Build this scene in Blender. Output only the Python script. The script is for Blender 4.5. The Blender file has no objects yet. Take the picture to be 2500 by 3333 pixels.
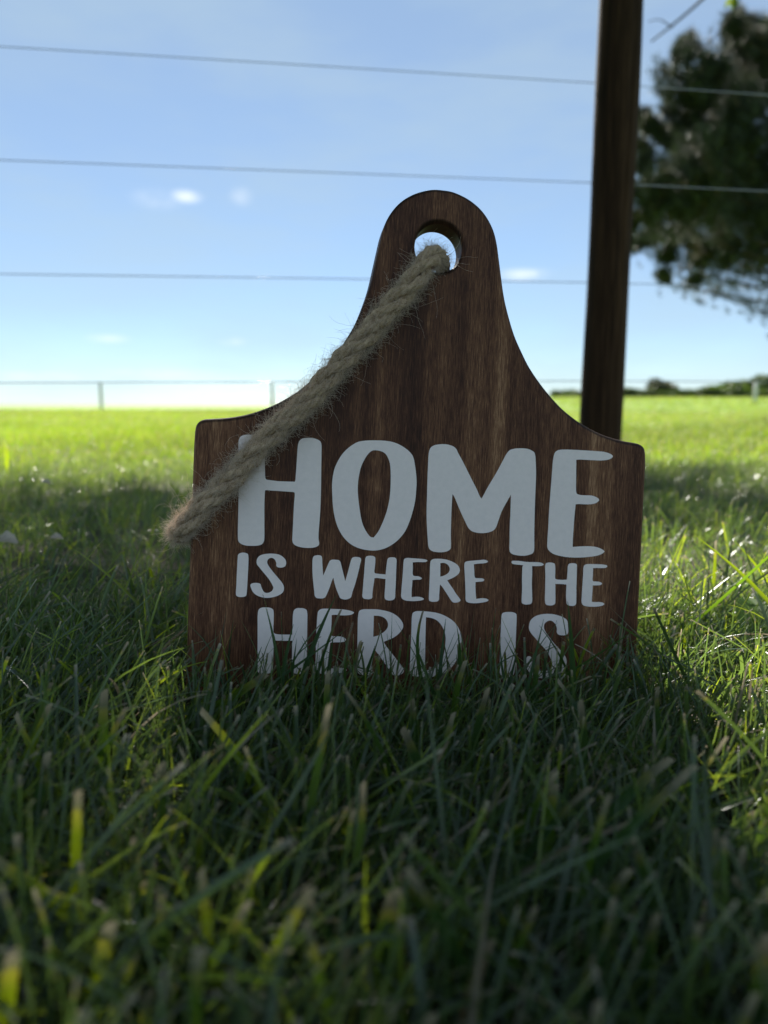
import bpy, bmesh, math, random
import numpy as np
from mathutils import Vector, Matrix

scene = bpy.context.scene
R = math.radians
rng = np.random.default_rng(7)
random.seed(7)

# ------------------------------------------------------------------ camera
EYE = 0.19
PITCH = 0.14970
cam_data = bpy.data.cameras.new('camera')
cam = bpy.data.objects.new('camera', cam_data)
scene.collection.objects.link(cam)
cam.location = (0, 0, EYE)
cam.rotation_euler = (math.pi / 2 - PITCH, 0, 0)
cam_data.sensor_fit = 'VERTICAL'
cam_data.sensor_height = 36.0
cam_data.lens = 24.96
cam_data.clip_start = 0.01
cam_data.clip_end = 9000
cam_data.dof.use_dof = True
cam_data.dof.focus_distance = 0.447
cam_data.dof.aperture_fstop = 24.96 / 4.4
cam_data.dof.aperture_blades = 0
scene.camera = cam

# ------------------------------------------------------------------ light
SUN_AZ, SUN_EL = R(-12.0), R(42.0)          # azimuth from +Y, positive to the right
SUN = Vector((math.sin(SUN_AZ) * math.cos(SUN_EL), math.cos(SUN_AZ) * math.cos(SUN_EL), math.sin(SUN_EL)))
world = bpy.data.worlds.new('World')
scene.world = world
world.use_nodes = True
wn, wl = world.node_tree.nodes, world.node_tree.links
wn.clear()
w_out = wn.new('ShaderNodeOutputWorld')
w_bg = wn.new('ShaderNodeBackground')
w_bg.inputs['Strength'].default_value = 0.055
sky = wn.new('ShaderNodeTexSky')
sky.sky_type = 'NISHITA'
sky.sun_disc = False
sky.sun_elevation = SUN_EL
sky.sun_rotation = SUN_AZ
sky.altitude = 200
sky.air_density = 0.8
sky.dust_density = 0.0
sky.ozone_density = 4.5
# thin fair-weather cloud, laid out in sky directions: a faint veil all round and a few small puffs
geo = wn.new('ShaderNodeTexCoord')
def w_noise(scale, detail, stretch, off=(0.35, 0.0, 0.15)):
    mp = wn.new('ShaderNodeMapping'); mp.inputs['Scale'].default_value = stretch; mp.inputs['Location'].default_value = off
    nz = wn.new('ShaderNodeTexNoise'); nz.inputs['Scale'].default_value = scale; nz.inputs['Detail'].default_value = detail; nz.inputs['Roughness'].default_value = 0.55
    wl.new(geo.outputs['Generated'], mp.inputs['Vector']); wl.new(mp.outputs['Vector'], nz.inputs['Vector'])
    return nz.outputs['Fac']
def w_range(src, a, b, c, d):
    r_ = wn.new('ShaderNodeMapRange'); r_.interpolation_type = 'SMOOTHSTEP'
    for k_, v_ in zip(('From Min', 'From Max', 'To Min', 'To Max'), (a, b, c, d)): r_.inputs[k_].default_value = v_
    wl.new(src, r_.inputs['Value']); return r_.outputs['Result']
def w_math(op, a, b):
    m_ = wn.new('ShaderNodeMath'); m_.operation = op
    for i_, v_ in enumerate((a, b)):
        if isinstance(v_, float): m_.inputs[i_].default_value = v_
        else: wl.new(v_, m_.inputs[i_])
    return m_.outputs[0]
cloud = w_range(w_noise(1.6, 6, (2.2, 2.2, 8.0)), 0.32, 0.72, 0.40, 0.62)
puffs = None
ragged = w_range(w_noise(26.0, 5, (1, 1, 2.2)), 0.30, 0.62, 0.15, 1.0)
for az_, el_, wa, we, amt in [(-14.82, 14.89, 1.25, 0.5, 0.95), (-16.89, 14.58, 1.9, 0.75, 0.3), (-10.8, 15.11, 0.9, 0.7, 0.35), (-20.8, 4.82, 1.7, 0.38, 0.5), (-11.69, 4.82, 1.2, 0.35, 0.4), (10.62, 9.76, 2.4, 0.5, 0.75), (-17.24, 2.37, 4, 0.5, 0.35), (-25.67, 2.02, 4, 0.45, 0.35), (48, 12, 6, 1.2, 0.6), (-60, 9, 7, 1.4, 0.6), (140, 14, 8, 1.6, 0.6), (-130, 11, 8, 1.5, 0.6)]:
    a_, e_ = R(az_), R(el_)
    c_ = (math.sin(a_) * math.cos(e_), math.cos(a_) * math.cos(e_), math.sin(e_))
    sb = wn.new('ShaderNodeVectorMath'); sb.operation = 'SUBTRACT'; sb.inputs[1].default_value = c_
    rt_ = wn.new('ShaderNodeVectorRotate'); rt_.rotation_type = 'Z_AXIS'; rt_.inputs['Angle'].default_value = a_
    sc_ = wn.new('ShaderNodeVectorMath'); sc_.operation = 'MULTIPLY'; sc_.inputs[1].default_value = (1 / R(wa), 0.3, 1 / R(we))
    ln_ = wn.new('ShaderNodeVectorMath'); ln_.operation = 'LENGTH'
    wl.new(geo.outputs['Generated'], sb.inputs[0]); wl.new(sb.outputs['Vector'], rt_.inputs['Vector'])
    wl.new(rt_.outputs['Vector'], sc_.inputs[0]); wl.new(sc_.outputs['Vector'], ln_.inputs[0])
    puff = w_math('MULTIPLY', w_range(ln_.outputs['Value'], 0.0, 1.25, amt * 0.72, 0.0), ragged)
    puffs = puff if puffs is None else w_math('MAXIMUM', puffs, puff)
mx = wn.new('ShaderNodeMix'); mx.data_type = 'RGBA'
mx.inputs['B'].default_value = (3.65, 4.65, 5.1, 1)          # thin white veil over the whole sky
wl.new(cloud, mx.inputs['Factor'])
wl.new(sky.outputs['Color'], mx.inputs['A'])
mp2 = wn.new('ShaderNodeMix'); mp2.data_type = 'RGBA'; mp2.inputs['B'].default_value = (8.2, 8.6, 8.8, 1)
wl.new(puffs, mp2.inputs['Factor']); wl.new(mx.outputs['Result'], mp2.inputs['A'])
wl.new(mp2.outputs['Result'], w_bg.inputs['Color'])
wl.new(w_bg.outputs['Background'], w_out.inputs['Surface'])

sun_data = bpy.data.lights.new('sun', 'SUN')
sun_data.energy = 5.0
sun_data.angle = R(0.53)
sun_data.color = (1.0, 0.95, 0.86)
sun = bpy.data.objects.new('sun', sun_data)
scene.collection.objects.link(sun)
sun.rotation_euler = (-SUN).to_track_quat('-Z', 'Y').to_euler()
sun.location = SUN * 30

vs = scene.view_settings
vs.view_transform = 'Standard'
vs.look = 'None'
vs.gamma = 1.0
vs.use_curve_mapping = False
vs.exposure = 1.43
scene.cycles.max_bounces = 8
scene.cycles.transmission_bounces = 4
scene.cycles.transparent_max_bounces = 4
scene.cycles.caustics_reflective = False
scene.cycles.caustics_refractive = False
scene.cycles.use_denoising = True

# ------------------------------------------------------------------ helpers
COL = scene.collection

def link(o, parent=None):
    COL.objects.link(o)
    if parent: o.parent = parent
    return o

def tag(o, label=None, cat=None, group=None, kind=None):
    if label: o['label'] = label
    if cat: o['category'] = cat
    if group: o['group'] = group
    if kind: o['kind'] = kind
    return o

def empty(name, loc=(0, 0, 0)):
    o = bpy.data.objects.new(name, None)
    o.location = loc
    o.empty_display_size = 0.05
    return link(o)

def mesh_np(name, verts, faces, mat=None, parent=None, colors=None, smooth=False):
    """verts (N,3), faces (M,k) with k = 3 or 4: one mesh object"""
    verts = np.asarray(verts, np.float32); faces = np.asarray(faces, np.int32)
    me = bpy.data.meshes.new(name)
    k = faces.shape[1]
    me.vertices.add(len(verts)); me.vertices.foreach_set('co', verts.ravel())
    me.loops.add(faces.size); me.loops.foreach_set('vertex_index', faces.ravel())
    me.polygons.add(len(faces))
    me.polygons.foreach_set('loop_start', np.arange(0, faces.size, k, dtype=np.int32))
    if smooth: me.polygons.foreach_set('use_smooth', np.ones(len(faces), bool))
    if colors is not None:
        at = me.color_attributes.new('col', 'FLOAT_COLOR', 'POINT')
        c4 = np.ones((len(verts), 4), np.float32); c4[:, :3] = colors
        at.data.foreach_set('color', c4.ravel())
    me.update(calc_edges=True)
    if mat: me.materials.append(mat)
    return link(bpy.data.objects.new(name, me), parent)

class NB:
    """collects pieces into one quad mesh"""
    def __init__(s): s.v = []; s.f = []; s.c = []; s.n = 0
    def add(s, v, f, c=None):
        v = np.asarray(v, float); s.v.append(v); s.f.append(np.asarray(f) + s.n); s.n += len(v)
        if c is not None: s.c.append(np.broadcast_to(np.asarray(c, float), (len(v), 3)))
    def build(s, name, mat, parent=None, smooth=True):
        return mesh_np(name, np.concatenate(s.v), np.concatenate(s.f), mat, parent,
                       np.concatenate(s.c) if s.c else None, smooth)

def tube(nb, pts, radii, sides=8, col=None, cap=True):
    """quad tube round a polyline"""
    P = np.asarray(pts, float); n = len(P)
    r = np.broadcast_to(np.asarray(radii, float), (n,))
    T = np.gradient(P, axis=0); T /= np.linalg.norm(T, axis=1)[:, None] + 1e-12
    a = np.array([0, 0, 1.0]) if abs(T[0, 2]) < 0.9 else np.array([1.0, 0, 0])
    U = np.zeros((n, 3)); u = a - T[0] * (a @ T[0])
    for i in range(n):
        u = u - T[i] * (u @ T[i]); u /= np.linalg.norm(u) + 1e-12; U[i] = u
    V = np.cross(T, U)
    ang = np.linspace(0, 2 * np.pi, sides, endpoint=False)
    ring = P[:, None, :] + r[:, None, None] * (np.cos(ang)[None, :, None] * U[:, None, :] + np.sin(ang)[None, :, None] * V[:, None, :])
    v = ring.reshape(-1, 3)
    i = np.arange(n - 1)[:, None] * sides; j = np.arange(sides)[None, :]; j2 = (j + 1) % sides
    f = np.stack([i + j, i + j2, i + sides + j2, i + sides + j], -1).reshape(-1, 4)
    if cap:
        c0 = len(v); v = np.vstack([v, P[0], P[-1]])
        e = (n - 1) * sides
        k = np.arange(0, sides, 2)
        f0 = np.stack([np.full(len(k), c0), (k + 2) % sides, (k + 1) % sides, k], -1)
        f1 = np.stack([np.full(len(k), c0 + 1), e + k, e + (k + 1) % sides, e + (k + 2) % sides], -1)
        f = np.vstack([f, f0, f1])
    nb.add(v, f, col)

def catmull(ctrl, n, closed=False):
    """points through control points (centripetal-like, uniform parameter)"""
    C = np.asarray(ctrl, float)
    if closed: C = np.vstack([C[-1], C, C[0], C[1]])
    else: C = np.vstack([2 * C[0] - C[1], C, 2 * C[-1] - C[-2]])
    out = []
    t = np.linspace(0, 1, n, endpoint=False)[:, None]
    for k in range(1, len(C) - 2):
        p0, p1, p2, p3 = C[k - 1], C[k], C[k + 1], C[k + 2]
        out.append(0.5 * (2 * p1 + (p2 - p0) * t + (2 * p0 - 5 * p1 + 4 * p2 - p3) * t ** 2 + (3 * p1 - p0 - 3 * p2 + p3) * t ** 3))
    if not closed: out.append(C[-2][None])
    return np.vstack(out)

def sstep(a, b, x):
    t = np.clip((np.asarray(x, float) - a) / (b - a), 0, 1)
    return t * t * (3 - 2 * t)

def terrain(x, y):
    x = np.asarray(x, float); y = np.asarray(y, float)
    side = sstep(-0.12, 0.26, x / np.maximum(np.abs(y), 0.5))
    z = 0.50 * sstep(8, 36, y) * side - 0.9 * sstep(12, 120, y) * (1 - side)
    near = np.exp(-(x * x + y * y) / 60)
    return z + near * (0.004 * np.sin(5.1 * x + 1.3) * np.cos(4.3 * y) + 0.003 * np.sin(11 * x - 7 * y))

FX = 2311.0
def pix_ray(px, py):
    """direction through a point of the 2500 x 3333 photograph, y component 1"""
    u, v = (px - 1250) / FX, (py - 1666.5) / FX
    cp, sp = math.cos(PITCH), math.sin(PITCH)
    d = np.array([u, cp - v * sp, -sp - v * cp])
    return d / d[1]
def at(px, py, depth): return np.array([0, 0, EYE]) + pix_ray(px, py) * depth
def to_pix(P):
    P = np.asarray(P, float) - np.array([0, 0, EYE])
    cp, sp = math.cos(PITCH), math.sin(PITCH)
    z = P[..., 1] * cp - P[..., 2] * sp
    up = P[..., 1] * sp + P[..., 2] * cp
    return 1250 + FX * P[..., 0] / z, 1666.5 - FX * up / z, z

# ------------------------------------------------------------------ materials
def new_mat(name):
    m = bpy.data.materials.new(name); m.use_nodes = True
    nt = m.node_tree; nt.nodes.clear()
    return m, nt.nodes, nt.links, nt.nodes.new('ShaderNodeOutputMaterial')

def noise(N, L, scale, detail=4, rough=0.5, mapping=None, coord='Object'):
    tc = N.new('ShaderNodeTexCoord'); mpn = N.new('ShaderNodeMapping')
    if mapping: mpn.inputs['Scale'].default_value = mapping
    n = N.new('ShaderNodeTexNoise')
    n.inputs['Scale'].default_value = scale; n.inputs['Detail'].default_value = detail; n.inputs['Roughness'].default_value = rough
    L.new(tc.outputs[coord], mpn.inputs['Vector']); L.new(mpn.outputs['Vector'], n.inputs['Vector'])
    return n

def ramp(N, L, src, stops):
    r = N.new('ShaderNodeValToRGB'); e = r.color_ramp.elements
    e[0].position, e[0].color = stops[0][0], (*stops[0][1], 1)
    e[1].position, e[1].color = stops[-1][0], (*stops[-1][1], 1)
    for p, c in stops[1:-1]:
        q = e.new(p); q.color = (*c, 1)
    L.new(src, r.inputs['Fac'])
    return r

def leaf_mat(name, trans=0.45, rough=0.42, tint=(1.5, 1.35, 0.55), spec=0.5):
    """thin leaf: gloss and diffuse on both faces, light coming through tinted yellow"""
    m, N, L, out = new_mat(name)
    a = N.new('ShaderNodeAttribute'); a.attribute_name = 'col'
    p = N.new('ShaderNodeBsdfPrincipled'); p.inputs['Roughness'].default_value = rough
    p.inputs['Specular IOR Level'].default_value = spec
    t = N.new('ShaderNodeBsdfTranslucent')
    mul = N.new('ShaderNodeMix'); mul.data_type = 'RGBA'; mul.blend_type = 'MULTIPLY'; mul.inputs['Factor'].default_value = 1
    mul.inputs['B'].default_value = (*tint, 1)
    mix = N.new('ShaderNodeMixShader'); mix.inputs['Fac'].default_value = trans
    L.new(a.outputs['Color'], p.inputs['Base Color']); L.new(a.outputs['Color'], mul.inputs['A'])
    # only the green, living part lets the light through tinted; dry tips do not
    sep = N.new('ShaderNodeSeparateColor'); sb_ = N.new('ShaderNodeMath'); sb_.operation = 'SUBTRACT'
    mr_ = N.new('ShaderNodeMapRange'); mr_.inputs['From Min'].default_value = 0.0; mr_.inputs['From Max'].default_value = 0.02
    gm = N.new('ShaderNodeMix'); gm.data_type = 'RGBA'
    L.new(a.outputs['Color'], sep.inputs['Color']); L.new(sep.outputs['Green'], sb_.inputs[0]); L.new(sep.outputs['Red'], sb_.inputs[1])
    L.new(sb_.outputs[0], mr_.inputs['Value']); L.new(mr_.outputs['Result'], gm.inputs['Factor'])
    L.new(a.outputs['Color'], gm.inputs['A']); L.new(mul.outputs['Result'], gm.inputs['B'])
    L.new(gm.outputs['Result'], t.inputs['Color'])
    L.new(p.outputs['BSDF'], mix.inputs[1]); L.new(t.outputs['BSDF'], mix.inputs[2])
    L.new(mix.outputs['Shader'], out.inputs['Surface'])
    return m

def wood_mat(name, stops, grain=(90, 90, 2.2), rough=0.55, bump=0.12, bands=None, gscale=3.0):
    m, N, L, out = new_mat(name)
    p = N.new('ShaderNodeBsdfPrincipled'); p.inputs['Roughness'].default_value = rough; p.inputs['Specular IOR Level'].default_value = 0.12
    n1 = noise(N, L, gscale, 6, 0.62, grain)
    n2 = noise(N, L, 1.0, 3, 0.5, bands or (22, 22, 1.1))
    mixv = N.new('ShaderNodeMath'); mixv.operation = 'MULTIPLY_ADD'; mixv.inputs[1].default_value = 0.55
    add = N.new('ShaderNodeMath'); add.operation = 'MULTIPLY'; add.inputs[1].default_value = 0.45
    L.new(n2.outputs['Fac'], add.inputs[0]); L.new(n1.outputs['Fac'], mixv.inputs[0]); L.new(add.outputs[0], mixv.inputs[2])
    r = ramp(N, L, mixv.outputs[0], stops)
    L.new(r.outputs['Color'], p.inputs['Base Color'])
    b = N.new('ShaderNodeBump'); b.inputs['Strength'].default_value = bump; b.inputs['Distance'].default_value = 0.002
    L.new(n1.outputs['Fac'], b.inputs['Height']); L.new(b.outputs['Normal'], p.inputs['Normal'])
    L.new(p.outputs['BSDF'], out.inputs['Surface'])
    return m

def plain_mat(name, col, rough=0.6, var=0.15, scale=40, metal=0.0, bump=0.0):
    m, N, L, out = new_mat(name)
    p = N.new('ShaderNodeBsdfPrincipled'); p.inputs['Roughness'].default_value = rough; p.inputs['Metallic'].default_value = metal
    n = noise(N, L, scale, 4, 0.6)
    r = ramp(N, L, n.outputs['Fac'], [(0.3, tuple(c * (1 - var) for c in col)), (0.7, tuple(min(1, c * (1 + var)) for c in col))])
    L.new(r.outputs['Color'], p.inputs['Base Color'])
    if bump:
        b = N.new('ShaderNodeBump'); b.inputs['Strength'].default_value = bump; b.inputs['Distance'].default_value = 0.001
        L.new(n.outputs['Fac'], b.inputs['Height']); L.new(b.outputs['Normal'], p.inputs['Normal'])
    L.new(p.outputs['BSDF'], out.inputs['Surface'])
    return m

M_grass = leaf_mat('grass_blade', 0.48, 0.42, (2.9, 2.45, 0.5), 0.32)
M_lawn = leaf_mat('lawn_blade', 0.48, 0.28, (4.2, 3.4, 1.0), 0.9)
M_leaf = leaf_mat('tree_leaf', 0.40, 0.45)
M_needle = leaf_mat('pine_needle', 0.15, 0.5, (1.3, 1.2, 0.6))
M_bark = wood_mat('bark', [(0.3, (0.035, 0.027, 0.02)), (0.7, (0.11, 0.085, 0.065))], (14, 14, 3), 0.9, 0.6)

# ------------------------------------------------------------------ ground
def build_ground():
    m, N, L, out = new_mat('turf_ground')
    p = N.new('ShaderNodeBsdfPrincipled'); p.inputs['Roughness'].default_value = 0.9
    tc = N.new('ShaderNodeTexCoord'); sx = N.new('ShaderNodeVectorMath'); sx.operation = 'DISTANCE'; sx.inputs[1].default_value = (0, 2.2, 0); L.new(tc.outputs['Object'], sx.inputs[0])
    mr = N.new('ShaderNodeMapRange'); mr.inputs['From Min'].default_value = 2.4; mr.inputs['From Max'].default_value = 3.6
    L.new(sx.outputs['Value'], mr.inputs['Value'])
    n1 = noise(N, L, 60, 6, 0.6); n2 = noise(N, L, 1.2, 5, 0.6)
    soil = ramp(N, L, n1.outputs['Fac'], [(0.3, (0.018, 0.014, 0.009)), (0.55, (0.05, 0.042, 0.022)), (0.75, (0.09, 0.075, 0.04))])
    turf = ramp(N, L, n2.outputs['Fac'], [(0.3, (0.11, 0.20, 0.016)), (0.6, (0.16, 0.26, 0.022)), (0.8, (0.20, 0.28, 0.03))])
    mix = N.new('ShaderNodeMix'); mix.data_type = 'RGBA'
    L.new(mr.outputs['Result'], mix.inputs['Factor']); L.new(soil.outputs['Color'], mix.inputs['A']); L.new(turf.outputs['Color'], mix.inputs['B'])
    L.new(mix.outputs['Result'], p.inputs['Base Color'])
    b = N.new('ShaderNodeBump'); b.inputs['Strength'].default_value = 0.7; b.inputs['Distance'].default_value = 0.01
    L.new(n1.outputs['Fac'], b.inputs['Height']); L.new(b.outputs['Normal'], p.inputs['Normal'])
    L.new(p.outputs['BSDF'], out.inputs['Surface'])
    # grid that coarsens with distance
    q = np.concatenate([np.arange(0, 2, 0.04), np.arange(2, 12, 0.4), np.geomspace(12, 5000, 34)])
    g = np.concatenate([-q[:0:-1], q])
    X, Y = np.meshgrid(g, g); Z = terrain(X, Y)
    n = len(g); i = np.arange(n - 1)
    a = (i[:, None] * n + i[None, :]).ravel()
    f = np.stack([a, a + 1, a + n + 1, a + n], -1)
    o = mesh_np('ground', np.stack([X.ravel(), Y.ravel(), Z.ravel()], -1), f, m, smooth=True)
    tag(o, kind='structure')
build_ground()

# ------------------------------------------------------------------ the sign
YAW, LEAN, ROLL = R(9), R(7), R(3.5)
SIGN_O = np.array([0.02448, 0.44082, -0.00113])
_rz = np.array([[math.cos(YAW), -math.sin(YAW), 0], [math.sin(YAW), math.cos(YAW), 0], [0, 0, 1]])
_rx = np.array([[1, 0, 0], [0, math.cos(LEAN), math.sin(LEAN)], [0, -math.sin(LEAN), math.cos(LEAN)]])
_ry = np.array([[math.cos(ROLL), 0, math.sin(ROLL)], [0, 1, 0], [-math.sin(ROLL), 0, math.cos(ROLL)]])
SIGN_M = _rz @ _rx @ _ry           # columns: right, back, up of the board
SIGN_MAT = Matrix([[*SIGN_M[i], SIGN_O[i]] for i in range(3)] + [[0, 0, 0, 1]])
THICK = 0.020

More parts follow.
